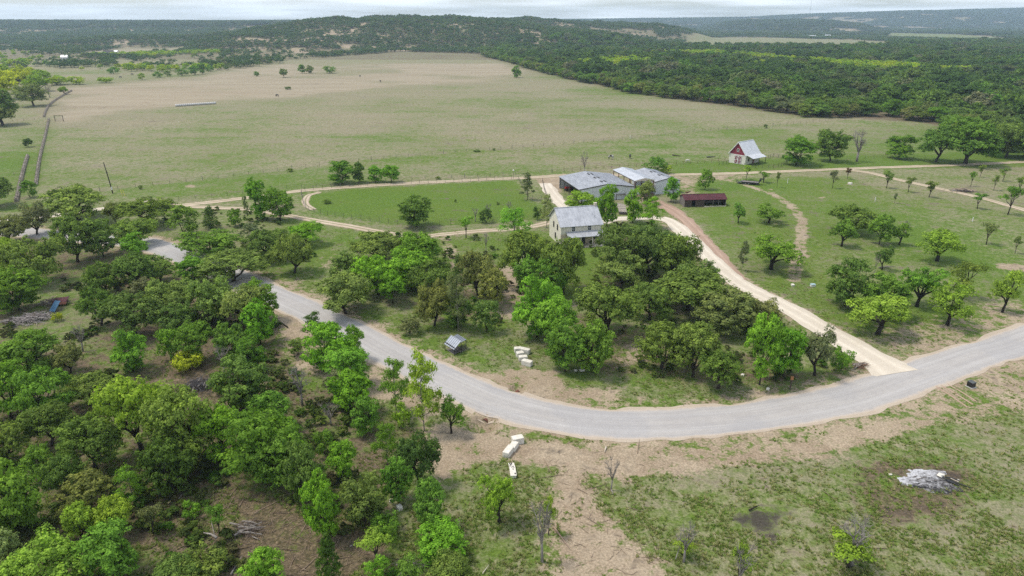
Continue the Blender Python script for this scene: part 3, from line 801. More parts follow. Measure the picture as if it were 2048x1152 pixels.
# kind, tone, left, right, top, foot (spots of the 2048 x 1152 picture, turned into places on the ground), label
TT = """
oak olive 94 222 368 440|broad olive live oak behind the far end of the road, pale lane showing through it
oak brown -14 58 428 486|brownish oak at the far left edge beside the white lane
oak grey 44 104 402 470|grey-green oak on a thin leaning trunk in front of the white lane
oak olive 243 348 386 452|wide spreading live oak with bare limbs showing, left of the farm lane start
oak brown 212 254 402 448|small brownish oak squeezed between two live oaks above the road
oak olive 114 198 425 524|tall live oak with a dark forked trunk standing on red soil below the far road
full mid 172 244 434 514|dark leafy tree hanging over the road beside the forked live oak
oak olive 236 316 432 492|dull green oak against the near edge of the far road
bush olive 335 408 406 470|greyish scrub oak clump beside the split of the farm lane
ced dolive 404 442 412 458|narrow dark cedar between the scrub oak and the farm lane
bush green 454 490 415 454|small round green tree below the farm lane, left of the two-trunk pecan
full bright 497 546 356 440|tall bright pecan whose trunk touches its rounder neighbour by the farm lane
full green 532 590 372 442|rounder right-hand pecan of the close pair by the farm lane
airy pale 489 503 388 444|thin wispy sapling close to the left of the paired pecans
bush grey 480 527 444 484|pale grey bush in the grass below the paired pecans
orch bright 568 662 437 490|bright green spreading tree with a dark trunk in the grass below the lane fork
oak olive 500 578 452 524|dull olive oak beside the bright spreading tree, left of it
oak olive 552 628 462 548|drooping olive oak on a dark trunk at the mulch edge above the road
oak green 362 478 456 516|wide leaning oak reaching over the bare spot beside the far road
oak olive 408 528 496 566|olive oak overhanging the road where the asphalt shows again
full green 358 424 510 566|fresh green tree on the near verge below the leaning oak
full bright 248 300 462 518|vivid green round tree by the bend at the far end of the road
oak dolive 236 318 496 582|large dark live oak left of the vivid round tree
oak dolive 178 248 520 592|dark low live oak forming the left end of the thicket below the road
oak olive 290 350 512 566|olive oak at the near road edge between thicket and asphalt
bush grey 258 316 552 604|pale blue-green bush in the middle of the thicket
oak mid 172 236 572 652|mid green oak at the lower left corner of the thicket
oak dolive 222 322 580 672|big dark live oak at the foot of the thicket above the brown clearing
oak olive 306 394 548 646|olive crowned oak in the heart of the thicket below the road
oak olive 384 480 548 650|tall yellowish olive oak with dead sticks at its foot beside the road
oak pale 452 536 560 662|pale olive oak leaning to the road edge, above the dead white shoots
oak dolive 322 392 600 668|dark olive oak in the shade above the yellow bush
oak olive 30 128 466 566|large olive oak on the left side of the red clearing
oak lime -30 46 468 560|yellow-green oak at the left edge above the brush pile
full green -14 92 530 620|bright bushy tree just behind the brush pile
bush green 44 78 358 394|round green shrub at the lower end of the dry stone wall
oak dolive -46 30 352 412|dark oak cut by the left edge beside the short stone wall
full dark 47 66 276 294|small dark round tree alone between the two stone walls
full green 230 304 655 745|bright round tree alone in the brown clearing of the left wood
bush bright 314 370 648 722|bright leafy bush right of the lone clearing tree
full green 356 428 640 724|vivid green tree behind the yellow bush
bush yellow 349 412 690 742|glowing yellow-green bush beside the uprooted stumps
bush yellow 424 456 750 790|small yellow bush beside the pale broken stump
full mid 430 502 640 722|mid green tree left of the white leaning twigs
full green 478 534 664 740|leafy green tree right of the white leaning twigs
full bright 488 556 600 690|fresh green tree at the near road edge above the red soil
full green 494 558 556 644|upright green tree whose branches reach over the near road edge
full mid 432 540 708 822|large mid green tree filling the middle of the left wood
full green 498 586 778 856|round bright tree left of the brown debris heap
full green 12 128 655 755|leafy green tree in front of the grey brush pile
oak olive 318 398 1108 1182|olive oak crown cut by the bottom edge right of the lime oak
full green -24 72 716 836|large green tree at the left edge above the dark gully
full green 52 146 720 850|large bright green tree beside the brown thorn tree
oak brown 116 168 682 748|brown thorny oak in front of the dead forked tree
oak olive 136 228 738 812|low olive oak in the hollow left of the domed oak
oak dolive 60 150 798 892|dark olive oak in the shadowed gully at the left
oak lime 225 342 732 900|huge domed yellow-green oak, left half of the double crown
oak olive 308 432 762 930|domed olive oak joined to the right side of the huge yellow-green oak
oak olive 140 244 820 940|shaded olive oak below the low oak of the hollow
full green -30 104 912 1068|big bright leafy tree at the left edge, above the brown bank
full green 56 116 880 960|green crown peeping over the big leafy left edge tree
oak dolive -20 62 846 930|dark oak at the left edge above the big leafy tree
oak dolive 100 176 900 990|dark oak crown in the deep shade of the left wood
full dark 292 400 866 984|dark leafy tree at the foot of the domed oak
full bright 398 492 806 920|bright green tree right of the domed oak's foot
full green 470 612 806 960|wide bright tree above the pale grey trunk
airy bright 236 304 930 1010|slim bright shrub tree on the dark ground left of the mulch
bush brown 120 236 934 1026|thorny brown bush with grey twigs among the shaded oaks
oak lime 140 198 1000 1084|yellow-green topped tree at the lower left wood
oak lime 192 268 988 1068|lime crowned oak just right of the yellow-green topped tree
full green 164 288 1034 1146|bushy dark green oak in front of the lime crowned oak
oak lime 22 160 1064 1190|yellow-green oak cut by the bottom edge near the left corner
oak pale -34 46 1056 1140|pale leafy tree in the bottom left corner
sapl grey 280 334 1004 1068|sparse grey-green shrub on the dark ground, left of the small bright shrub
bush bright 364 406 996 1034|small bright shrub on the brown mulch
sapl green 416 462 1008 1072|thin green shrub at the edge of the chipped wood
bush olive 350 458 1076 1152|low olive thicket bush in front of the white fallen branch
full bright 486 572 1092 1170|bright tree cut by the bottom edge left of the cedar
full green 500 610 848 968|leafy green tree hiding the top of the pale grey trunk
full mid 574 656 880 1000|mid green tree between the grey trunk and the bright oak
full bright 612 688 936 1074|vivid green upright tree at the edge of the mulch
full bright 652 722 880 966|vivid green tree behind the dark broadleaf cluster
full dolive 682 776 940 1044|dark broadleaf tree at the right edge of the left wood
bush green 626 676 852 908|green bush in front of the bare brown slope
airy green 746 804 845 930|tall feathery green tree left of the dark cedar
oak dark 796 880 848 972|big dark cedar leaning over the bare soil
full green 766 832 908 1004|green tree under the big dark cedar
full green 824 898 950 1052|rounded grey-green tree at the edge of the open grass
bush green 742 804 1008 1066|round green bush above the small pale stones
airy green 770 800 1050 1092|thin stemmed tree with twisted stalks under the round bush
full bright 828 934 1034 1110|spreading vivid green tree at the bottom beside the grass
sapl lime 714 790 1056 1124|sparse yellow-green small tree left of the spreading vivid one
bush bright 732 780 1104 1160|bright bush at the bottom edge right of the cedar
sapl green 782 862 1108 1180|leggy green scrub at the bottom edge
oak olive 860 946 1100 1180|olive scrub oak at the bottom edge left of the bare patch
ced dark 628 692 1068 1166|lone dark cone-shaped cedar at the bottom edge on brown mulch
airy dark 604 654 624 680|dark green top tree of the row along the near verge
full bright 610 706 638 738|first big vivid tree of the row along the near verge
full bright 682 736 648 722|vivid tree touching the asphalt in the verge row
full bright 652 744 684 774|vivid tree in the middle of the verge row
full bright 656 748 736 822|vivid tree at the near end of the verge row
full green 700 766 784 866|fresh green tree below the verge row on the brown bank
bush olive 574 618 674 712|low olive shrub under the verge row
sapl grey 640 700 740 800|grey twiggy shrub left of the verge row's lowest tree
airy green 760 826 716 826|grey-green slender tree on a dark stem beside the road
airy lime 806 892 704 862|tall pale half-bare tree rising in front of the road
orch green 872 934 788 866|small leafy tree on a slim stem beside the culvert
bush lime 784 826 800 852|low lime bush at the foot of the tall pale tree
bush grey 798 842 620 668|grey-green shrub alone in the grass verge across the road
airy grey 890 944 540 664|tall slender tree with a bare grey pole trunk behind the tin shelter
full mid 886 946 590 654|shaded green tree left behind the tin shelter
bush olive 940 1004 590 664|round olive bush behind the tin shelter
oak dolive 824 908 512 596|dark olive oak right of the vivid tree cluster
oak brown 832 906 560 652|brownish oak hanging over the shaded lawn
oak olive 706 804 456 520|olive oak crown at the back of the vivid cluster
oak green 790 884 460 530|dark green oak at the back right of the vivid cluster
full bright 712 800 500 590|vivid green tree, left heart of the central cluster
full bright 778 866 488 578|vivid green tree, right heart of the central cluster
full bright 756 816 540 608|low vivid green tree at the front of the central cluster
oak olive 664 736 500 572|olive oak at the left flank of the central cluster
oak olive 636 748 540 628|low spreading olive oak at the corner above the road
full mid 797 870 385 455|lone dark round tree inside the fenced paddock
full green 655 712 319 368|largest of the trees grouped by the pasture fence
full mid 702 734 323 366|darker tree second in the group by the pasture fence
full bright 734 768 330 365|lighter bright tree in the group by the pasture fence
full bright 764 802 327 365|end tree of the group by the pasture fence, nearest the sheds
pine grey 1036 1074 344 400|shaggy pine at the paddock corner by the gravel lane
bush dark 956 987 416 446|dark cedar bush in the paddock beside bare shrubs
sapl bright 914 950 430 476|young bright tree by the lane below the paddock
airy bright 990 1070 410 482|light spreading tree over the lane left of the stone house
airy pale 1078 1108 390 456|thin light tree beside the left gable of the stone house
bush dark 1064 1084 410 440|dark small bush beside the thin gable tree
oak olive 1000 1100 452 570|big live oak left of the house, its outer half
oak olive 1080 1172 458 590|big live oak directly below the porch of the house
oak green 1030 1130 500 598|dense live oak in front of the house pair
oak brown 922 990 486 592|brown-green oak with a dark trunk left of the house oaks
oak brown 956 1020 532 614|brownish oak beside the red bare soil
ced dolive 902 932 508 560|narrow dark cedar beside the faint path
full bright 1026 1122 546 676|vivid elm nearest the red soil, left of the three
full bright 1062 1160 586 702|vivid elm in the middle of the road-side group
full green 1090 1170 630 742|leafy elm with a pale trunk at the group front
full green 1140 1236 636 744|leafy elm at the front with two pale trunks beside stones
oak olive 1156 1274 552 670|open live oak on a dark bending trunk right of the elms
oak olive 1258 1340 562 640|olive oak by the shaded path right of the open oak
oak dolive 1300 1452 530 622|wide dark live oak with black forked limbs near the driveway
oak brown 1388 1518 576 662|brownish live oak with a visible crooked trunk near the driveway
oak olive 1276 1370 640 736|rounded olive oak in front, left half of the wide clump
oak olive 1340 1432 636 752|rounded olive oak in front, right half of the wide clump
oak mid 1392 1480 690 776|lower mid green oak beside the vivid tree at the road
full bright 1478 1560 624 768|vivid tree at the road end, behind the wooden post
full bright 1526 1608 642 752|vivid round tree at the road end nearest the driveway
orch grey 1590 1668 646 750|half-bare tree on a pale trunk between driveway and road
bush green 1654 1706 680 740|green bush at the driveway mouth
oak brown 1470 1556 592 656|brown thorny oak against the pale driveway
oak dolive 1190 1300 442 560|dark live oak right of the porch, its left part
oak dolive 1244 1350 436 548|tall dark live oak behind the driveway loop
oak dolive 1300 1396 462 566|dark live oak beside the upper driveway
oak olive 1190 1290 500 580|shaded live oak on the house lawn
oak olive 1340 1440 520 600|olive oak whose branches overhang the driveway
full bright 1188 1238 366 454|bright young tree behind the house's right gable
full bright 1244 1286 374 446|bright young tree beside the lumber stack
airy bright 1274 1328 394 458|pale loose tree over the driveway loop
full pale 1272 1312 360 410|olive tree in front of the tall white carport
full bright 1324 1360 352 404|bright tree with a bare fork beside the white shed
full lime 1128 1186 376 424|light green young tree behind the house roof
bush olive 1172 1194 386 416|olive shrub touching the young tree behind the house roof
bush green 1284 1336 312 346|round green bush behind the white sheds
bush lime 1316 1346 326 346|yellowish bush at the lane behind the white sheds
bush green 1390 1428 336 378|bushy green tree right of the sheds on the lane's near side
orch green 1459 1493 400 448|compact tree on a bent trunk right of the red-roofed shed
full green 1556 1630 270 330|rounded tree in the pasture right of the barn
full mid 1630 1690 250 324|tall tree left of the bare grey tree
full green 1768 1828 264 316|compact round tree alone before the dark grove
oak mid 1836 1908 244 322|left tree of the dark grove before the wood
oak mid 1874 1988 232 326|large dark tree in the centre of the grove
oak olive 1974 2050 236 314|right tree of the dark grove before the wood
oak mid 2030 2130 250 320|last tree of the dark grove, cut by the right edge
orch green 1502 1572 406 448|umbrella-shaped mesquite on short grass below the trailer
oak dolive 1654 1744 408 466|dark leaning mesquite at the top of the orchard cluster
orch green 1652 1714 434 494|forked mesquite at the left of the orchard cluster
full green 1732 1784 428 490|dense mesquite with several stems in the orchard cluster
orch green 1776 1820 444 490|small mesquite with a dead top in the orchard cluster
orch lime 1820 1928 450 522|yellow-green twin-crowned mesquite right of the cluster
sapl pale 1955 1990 442 488|sparse young tree alone in the right grass
sapl pale 2020 2040 472 506|tiny sparse tree at the right edge of the grass
orch green 1476 1608 468 540|wide low mesquite with sprawling limbs beside the driveway
airy grey 1472 1494 478 544|thin vine-clad stem left of the wide low mesquite
orch mid 1744 1784 488 540|small tree leaning beside the broken stump
full mid 1642 1734 512 612|dense dark tree left of the lime mesquites
full green 1716 1810 545 632|bright rounded tree behind the front lime mesquite
orch lime 1682 1826 580 670|front lime mesquite with a short black trunk near the road
orch green 1780 1886 514 614|vase-shaped mesquite with a bare dark fork
orch lime 1844 1944 556 652|lime mesquite leaning over bare soil near the road
sapl olive 1888 1960 520 596|half-bare olive tree behind the lime mesquite
orch lime 1970 2038 536 626|tall slanting mesquite nearest the right edge
orch lime 952 1044 936 1044|vase-shaped small tree near the white stone blocks
sapl lime 1482 1502 330 358|tiny lime tree between the barn and the lane
sapl green 1514 1540 342 364|small tree behind the gooseneck of the trailer
sapl olive 1548 1560 344 374|thin young tree right of the trailer
sapl grey 1656 1674 340 376|thin grey-green orchard tree below the lane
sapl red 1687 1703 336 358|small reddish orchard tree at the lane fork
sapl olive 1760 1786 340 376|leafy orchard tree left of the branch lane
sapl olive 1805 1828 354 384|orchard tree just below the branch lane
sapl olive 1844 1872 360 394|third orchard tree down the branch lane
sapl green 1933 1950 340 372|small tree in the plot between the two lanes
sapl olive 1953 1967 328 354|thin tree close under the farm lane at the right
sapl olive 1979 1996 350 380|thin tree beside the dark brush line between the lanes
sapl olive 1995 2016 334 362|leafier tree of the plot nearest the farm lane
sapl olive 2024 2050 354 384|tree at the right edge above the branch lane
sapl green 1996 2036 368 428|tall young tree beside the branch lane at the right
sapl green 1940 1970 386 416|round-headed young tree at the branch lane's near side
sapl grey 1784 1794 386 406|tiny grey tree in the middle of the green field
full green 1023 1043 130 156|round green tree alone at the head of the pasture
full green 508 519 142 154|tiny round tree alone on the pale far pasture
oak olive 560 576 136 156|pair-leaning tree at the left of the far pasture group
full green 596 612 128 146|dark tree in the middle of the far pasture group
full olive 611 628 130 146|olive tree beside the middle of the far pasture group
bush green 644 674 130 146|wide bush at the right of the far pasture group
bush dark 568 584 171 180|low dark bush in the middle of the pasture
oak brown 40 96 162 212|tawny spreading oak beside the upper stone wall
oak lime 120 137 170 190|small yellow tree at the top of the stone wall
oak dolive -30 42 176 250|dark oak group at the left edge, front tree
oak brown -20 30 206 252|brown oak in front of the left edge group
oak yellow -60 34 132 200|tall yellow-green tree at the left edge behind the tawny oak
oak yellow 8 66 134 180|yellow-green tree behind the tawny oak
oak lime 56 100 146 184|yellow-green tree near the wall's upper end
oak lime -20 30 124 164|yellow-green crown at the far left edge, behind all the others
oak yellow 24 70 128 162|bright yellow-green tree behind the left edge group
oak lime 66 104 136 166|rounded lime tree beyond the tawny oak
bush lime 100 140 148 170|low yellow-green bush on the far left pasture edge
bush yellow 96 132 152 172|bright yellow bush on the far left pasture edge
bush yellow 134 172 150 170|bright yellow bush right of the first on the far pasture edge
bush lime 196 226 150 166|lime bush row on the far pasture edge
bush green 216 238 132 148|green bush beyond the far pasture edge
bush lime 276 292 145 160|tiny lime bush on the pale far slope
bush green 306 326 141 156|green bush on the pale far slope
bush olive 328 344 140 154|olive bush next to the far hedge
bush green 350 380 136 152|left end of the far hedge beside the pasture
bush green 376 404 130 150|middle of the far hedge beside the pasture
full green 396 414 125 148|taller tree at the end of the far hedge
bush green 410 430 128 144|right end of the far hedge below the hill
"""
for ln in TT.strip().splitlines():
    a, lab = ln.split('|'); kd, tn, x0, x1, y0, y1 = a.split()
    tree(kd, tn, float(x0), float(x1), float(y0), float(y1), lab)
BB = """
1683 1744 256 324|large bare grey tree between two leafy trees in the pasture
1158 1178 300 348|dead snag with broken grey trunk behind the big shed
144 188 644 704|dead forked grey tree in the left wood
458 486 600 652|cluster of dead white shoots in the wood by the road
576 634 728 812|low dead tree with curled white limbs in the clearing
638 686 800 850|pale bare sapling on the brown bank
1203 1242 908 980|bare young tree with a dark stem on the open grass
1050 1118 990 1124|crooked half-dead tree beside the bare track
1335 1400 1034 1124|small leafless tree with grey stem and fallen branch
1652 1752 1014 1130|leafless grey tree with spreading limbs at the bottom
1446 1514 1076 1180|leafless small tree cut by the bottom edge
1010 1027 400 426|bare brown shrub inside the paddock
940 962 414 444|bare grey shrub beside the cedar bush
962 982 464 504|small leafless tree by the lane in front of the oaks
1742 1756 506 546|broken dead stump standing in the orchard
90 110 164 196|bare grey tree beside the tawny oak
430 470 686 752|white leaning dead limbs in the left wood
455 480 742 800|pale broken stump with torn wood beside the small yellow bush
1328 1344 350 384|bare fork behind the bright tree at the white shed
968 986 404 440|bare brown shrub next to the dark cedar bush
1800 1820 440 470|bare dead top among the orchard cluster
"""
for ln in BB.strip().splitlines():
    a, lab = ln.split('|'); x0, x1, y0, y1 = map(float, a.split())
    tree('bare', 'grey', x0, x1, y0, y1, lab)
# fresh leaves sprouting low on some of the half-dead trees
for tn, x0, x1, y0, y1, lab in (('lime', 1640, 1752, 1062, 1134, 'sprawling lime sprouts round the foot of the leafless grey tree'),
                                ('lime', 1346, 1392, 1076, 1112, 'sparse lime sprouts on the small grey stem'),
                                ('lime', 1076, 1118, 994, 1070, 'sparse lime leaves on the crooked half-dead tree'),
                                ('lime', 1452, 1500, 1082, 1170, 'lime leaves on the bottom edge sapling')):
    tree('sapl', tn, x0, x1, y0, y1, lab)

# ---- the edge of the wood beyond the pasture: each front tree by itself
EDGE = [(960,112),(1010,124),(1060,140),(1130,158),(1190,170),(1240,181),(1300,191),(1350,198),(1430,207),(1500,216),(1560,224),(1610,232),(1680,233),(1760,232),(1830,240),(1900,246),(1960,254),(2040,280),(2110,320)]
EP = catmull([at(*p) for p in EDGE], 2.0)
seg_names = ['at the pasture head', 'where the pasture narrows', 'along the far pasture edge', 'along the near pasture edge', 'by the fence corner', 'by the yellow bushes', 'behind the dark grove']
edge_rng = random.Random(5)
dacc = 0; last = EP[0]; cnt = 0
tones_e = [('mid', 'mid green'), ('olive', 'olive'), ('green', 'fresh green'), ('dolive', 'dark'), ('grey', 'grey-green'), ('mid', 'leafy green'), ('dolive', 'dull dark'), ('brown', 'brownish')]
kinds_e = [('oak', 'spreading'), ('full', 'round'), ('full', 'full-crowned'), ('oak', 'broad')]
used_lab = {}
for rowi, (off, gap) in enumerate(((3.0, 8.0), (11.0, 9.0), (19.0, 9.5))):
    dacc = 0
    for i in range(1, len(EP)):
        dacc += np.linalg.norm(EP[i]-EP[i-1])
        if dacc < gap*edge_rng.uniform(.75, 1.3): continue
        dacc = 0
        t = EP[min(i+1, len(EP)-1)]-EP[i-1]; t = t/np.linalg.norm(t); nrm = np.array([-t[1], t[0]])
        if nrm[1] < 0: nrm = -nrm
        px = EP[i]+nrm*(off+edge_rng.uniform(-2.5, 2.5)+ (0 if px_ok else 0) if False else off+edge_rng.uniform(-2.5, 2.5))
        if px[1] > 640 and rowi > 0: continue
        if abs(px[0]/px[1]) > .74: continue
        W = edge_rng.uniform(8, 14.5); hh = edge_rng.uniform(6.5, 10.2)
        size = 'tall' if hh > 8.4 else ('low' if hh < 7.2 else 'middling')
        sgi = int(np.interp(px[0]/px[1], [-.02, .02, .10, .20, .32, .44, .56, .70], [0, 0, 1, 2, 3, 4, 5, 6]))
        for _ in range(40):
            tn, tname = edge_rng.choice(tones_e); kd, kname = edge_rng.choice(kinds_e)
            lab = '%s %s %s tree, %s row of the wood %s' % (size, tname, kname, ('front', 'second', 'third')[rowi], seg_names[sgi])
            if lab not in used_lab: break
        used_lab[lab] = 1
        put_tree(kd, tn, float(px[0]), float(px[1]), W, hh, lab, 'trees on the edge of the wood')
        cnt += 1
for x0, x1, y0, y1, lab in ((1756,1784,208,222,'bright yellow bush at the foot of the wood, left one'), (1782,1812,207,221,'bright yellow bush at the foot of the wood, right one'), (1648,1660,214,224,'small yellow bush under the wood edge')):
    tree('bush', 'yellow', x0, x1, y0, y1, lab, 'yellow bushes at the foot of the wood')
print('edge trees', cnt)

# ------------------------------------------------------------------ far woods, hills and scrub: masses nobody could count
def scatter(name, pts, scl, rot, variants, mat_over=None, kind='stuff', zs=None, label=None, cat=None):
    pts = np.asarray(pts, float)
    if zs is None: zs = hgt(pts[:, 0], pts[:, 1])
    V = np.column_stack([pts[:, 0], pts[:, 1], zs])
    me = np_mesh(name, V, np.zeros((0, 4), int), None, {'scl': ('FLOAT', scl), 'rotz': ('FLOAT', rot)})
    o = bpy.data.objects.new(name, me); link(o); o['kind'] = kind
    if label: o['label'] = label
    if cat: o['category'] = cat
    cc = bpy.data.collections.new(name+'_sources')
    for v in variants:
        vo = bpy.data.objects.new('source_'+name, v); cc.objects.link(vo)
    ng = bpy.data.node_groups.new(name, 'GeometryNodeTree')
    ng.interface.new_socket('Geometry', in_out='INPUT', socket_type='NodeSocketGeometry')
    ng.interface.new_socket('Geometry', in_out='OUTPUT', socket_type='NodeSocketGeometry')
    gi = ng.nodes.new('NodeGroupInput'); go = ng.nodes.new('NodeGroupOutput')
    ip = ng.nodes.new('GeometryNodeInstanceOnPoints'); ci = ng.nodes.new('GeometryNodeCollectionInfo')
    ci.inputs['Collection'].default_value = cc; ci.inputs['Separate Children'].default_value = True; ci.inputs['Reset Children'].default_value = True
    ip.inputs['Pick Instance'].default_value = True
    rv = ng.nodes.new('FunctionNodeRandomValue'); rv.data_type = 'INT'
    rv.inputs[4].default_value = 0; rv.inputs[5].default_value = len(variants)-1
    a1 = ng.nodes.new('GeometryNodeInputNamedAttribute'); a1.inputs[0].default_value = 'scl'
    a2 = ng.nodes.new('GeometryNodeInputNamedAttribute'); a2.inputs[0].default_value = 'rotz'
    cx = ng.nodes.new('ShaderNodeCombineXYZ')
    l = ng.links.new
    l(gi.outputs[0], ip.inputs['Points']); l(ci.outputs[0], ip.inputs['Instance']); l(rv.outputs[2], ip.inputs['Instance Index'])
    l(a1.outputs[0], ip.inputs['Scale']); l(a2.outputs[0], cx.inputs[2]); l(cx.outputs[0], ip.inputs['Rotation'])
    l(ip.outputs[0], go.inputs[0])
    md = o.modifiers.new('scatter', 'NODES'); md.node_group = ng
    return o

def low_tree(mat, seed, W, Hh, m=9, k=6, s=.055, kind='oak', lobes=None):
    rng = np.random.default_rng(seed)
    L_ = lobes_for(kind, rng)
    if lobes: L_ = L_[rng.permutation(len(L_))[:lobes]]
    V, F, T = leaf_cloud(L_, m, k, s, rng, zmin=-.3)
    V = V*np.array([W, W, Hh])
    tr = V.shape[0]
    # short dark trunk as two crossed tapered quads folded into a box
    bx = np.array([[-.2,-.2,-.3],[.2,-.2,-.3],[.2,.2,-.3],[-.2,.2,-.3],[-.12,-.12,Hh*.5],[.12,-.12,Hh*.5],[.12,.12,Hh*.5],[-.12,.12,Hh*.5]])
    bf = np.array([(0,1,5,4),(1,2,6,5),(2,3,7,6),(3,0,4,7)])+tr
    return np_mesh('wood_tree', np.vstack([V, bx]), np.vstack([F, bf]), mat, {'tint': ('FLOAT', np.concatenate([T, np.zeros(8)]))})

def jgrid(poly_pts_world, gap, rng, jit=.42):
    P = np.array(poly_pts_world); lo = P.min(0); hi = P.max(0)
    xs = np.arange(lo[0], hi[0], gap); ys = np.arange(lo[1], hi[1], gap)
    X, Y = np.meshgrid(xs, ys); X = X.ravel()+rng.uniform(-jit, jit, X.size)*gap; Y = Y.ravel()+rng.uniform(-jit, jit, Y.size)*gap
    k = poly_sd(X, Y, P) < 0
    return X[k], Y[k]

rng = np.random.default_rng(77)
var_wood = [low_tree(M_LEAF_WOOD, 300+i, 10.5, 8.6, 12, 11, .030) for i in range(6)]
var_dark = [low_tree(M_LEAF_DKWOOD, 310+i, 11.5, 8.8, 12, 11, .030) for i in range(5)]
var_lime = [low_tree(M_LEAF_LIME, 320+i, 9.5, 7.4, 11, 8, .032) for i in range(3)]
# the wood to the right, from behind its edge trees to the far clearing
WOODPX = [(2500,340),(2110,296),(2040,262),(1960,240),(1900,234),(1830,228),(1760,222),(1680,222),(1610,220),(1560,213),(1500,205),(1430,197),(1350,189),(1300,183),(1240,173),(1190,163),(1130,151),(1060,134),(1000,120),(960,108),(1000,100),(1230,93),(1360,96),(1550,97),(1760,97),(1790,88),(1900,86),(2500,84)]
wp = [at(*p) for p in WOODPX]
X, Y = jgrid(wp, 9.4, rng)
k = (np.abs(X/Y) < .80) & (vnoise(X, Y, 1/26., 24)*.6+vnoise(X, Y, 1/9., 25)*.4 < .74)
X, Y = X[k], Y[k]
LIMEPX = [[(1300,108),(1420,107),(1560,117),(1700,127),(1850,138),(1990,152),(1960,158),(1750,149),(1600,133),(1450,121),(1330,116)], [(1150,127),(1260,122),(1330,134),(1240,141),(1160,138)], [(1500,128),(1600,131),(1580,139),(1500,135)]]
lime = np.zeros(X.shape, bool)
for q in LIMEPX: lime |= poly_sd(X, Y, world_poly(q)) < (vnoise(X, Y, 1/60., 21)-.5)*40
dk = (vnoise(X, Y, 1/48., 26)*.7+rng.uniform(0, 1, len(X))*.3) > .52
def wsc(k): return rng.uniform(.62, 1.15, k.sum())+.55*(rng.uniform(0, 1, k.sum()) > .82)
k1 = ~lime & ~dk; k2 = ~lime & dk
scatter('wood', np.column_stack([X, Y])[k1], wsc(k1), rng.uniform(0, 6.28, k1.sum()), var_wood)
scatter('dark_wood', np.column_stack([X, Y])[k2], wsc(k2), rng.uniform(0, 6.28, k2.sum()), var_dark)
scatter('lime_wood', np.column_stack([X, Y])[lime], rng.uniform(.75, 1.15, lime.sum()), rng.uniform(0, 6.28, lime.sum()), var_lime)
print('wood', len(X))

# hills and country beyond
CLEAR = [[(1330,96),(1560,98),(1765,98),(1790,88),(1770,83),(1560,76),(1400,75)], [(1330,72),(1340,75),(1400,75),(1410,72)],
         [(1770,76),(2000,82),(2048,78),(1900,68),(1780,66)], [(165,113),(360,106),(380,98),(250,97),(170,104)],
         [(-20,95),(30,98),(20,90),(-20,88)], [(1990,100),(2300,110),(2300,90),(2000,86)]]
def in_clear(X, Y, grow=0):
    c = np.zeros(X.shape, bool)
    for q in CLEAR: c |= poly_sd(X, Y, world_poly(q)) < grow
    return c
def band(y0, y1, gap, tmax=.80):
    X, Y = jgrid([(-tmax*y0, y0), (tmax*y0, y0), (tmax*y1, y1), (-tmax*y1, y1)], gap, rng)
    return X, Y
past = world_poly(PASTURE2); woodp = np.array(wp)
X, Y = band(760, 2500, 8.2)
k = (poly_sd(X, Y, past) > 4) & (poly_sd(X, Y, woodp) > 6) & ~in_clear(X, Y)
X, Y = X[k], Y[k]
hh = hgt(X, Y); slope = (hgt(X, Y+12)-hh)/12
g = vnoise(X, Y, 1/60., 5)*.6+vnoise(X, Y, 1/25., 6)*.4
dens = np.ones(X.shape)
dens = np.where((sst(.02, .09, slope)*sst(.56, .68, g)) > .5, .33, dens)           # bare slopes
flatleft = (X/Y < -.22) & (hh < 4) & (Y < 1500)
dens = np.where((Y > 1750) & (vnoise(X, Y, 1/110., 16)*.6+vnoise(X, Y, 1/40., 17)*.4 > .64), .12, dens)
dens = np.where(flatleft, .10+.85*sst(.52, .64, vnoise(X, Y, 1/110., 31)), dens)
leftn = (X/Y < -.15) & (Y < 1010)
dens = np.where(leftn, .05+.5*sst(.58, .7, vnoise(X, Y, 1/60., 32)), dens)
k = rng.uniform(0, 1, X.shape) < dens
X, Y = X[k], Y[k]
near_lime = (X/Y < -.40) & (Y < 1250) & (vnoise(X, Y, 1/120., 33) > .5)
var_hill = [low_tree(M_LEAF_HILL, 340+i, 9.5, 6.4, 8, 6, .045, lobes=12) for i in range(5)]
scatter('hill_woodland', np.column_stack([X, Y])[~near_lime], rng.uniform(.7, 1.35, (~near_lime).sum()), rng.uniform(0, 6.28, (~near_lime).sum()), var_hill)
scatter('lime_scrub', np.column_stack([X, Y])[near_lime], rng.uniform(.5, 1.0, near_lime.sum()), rng.uniform(0, 6.28, near_lime.sum()), var_lime)
print('hill', len(X))
X, Y = band(2500, 6700, 17)
k = ~in_clear(X, Y, 4) & (vnoise(X, Y, 1/260., 14)*.55+vnoise(X, Y, 1/90., 15)*.45 < .62)
X, Y = X[k], Y[k]
var_far = [low_tree(M_LEAF_FAR, 360+i, 22, 8.5, 9, 6, .05, kind='bush') for i in range(5)]
scatter('distant_woodland', np.column_stack([X, Y]), rng.uniform(.6, 1.5, len(X)), rng.uniform(0, 6.28, len(X)), var_far)
print('far', len(X))

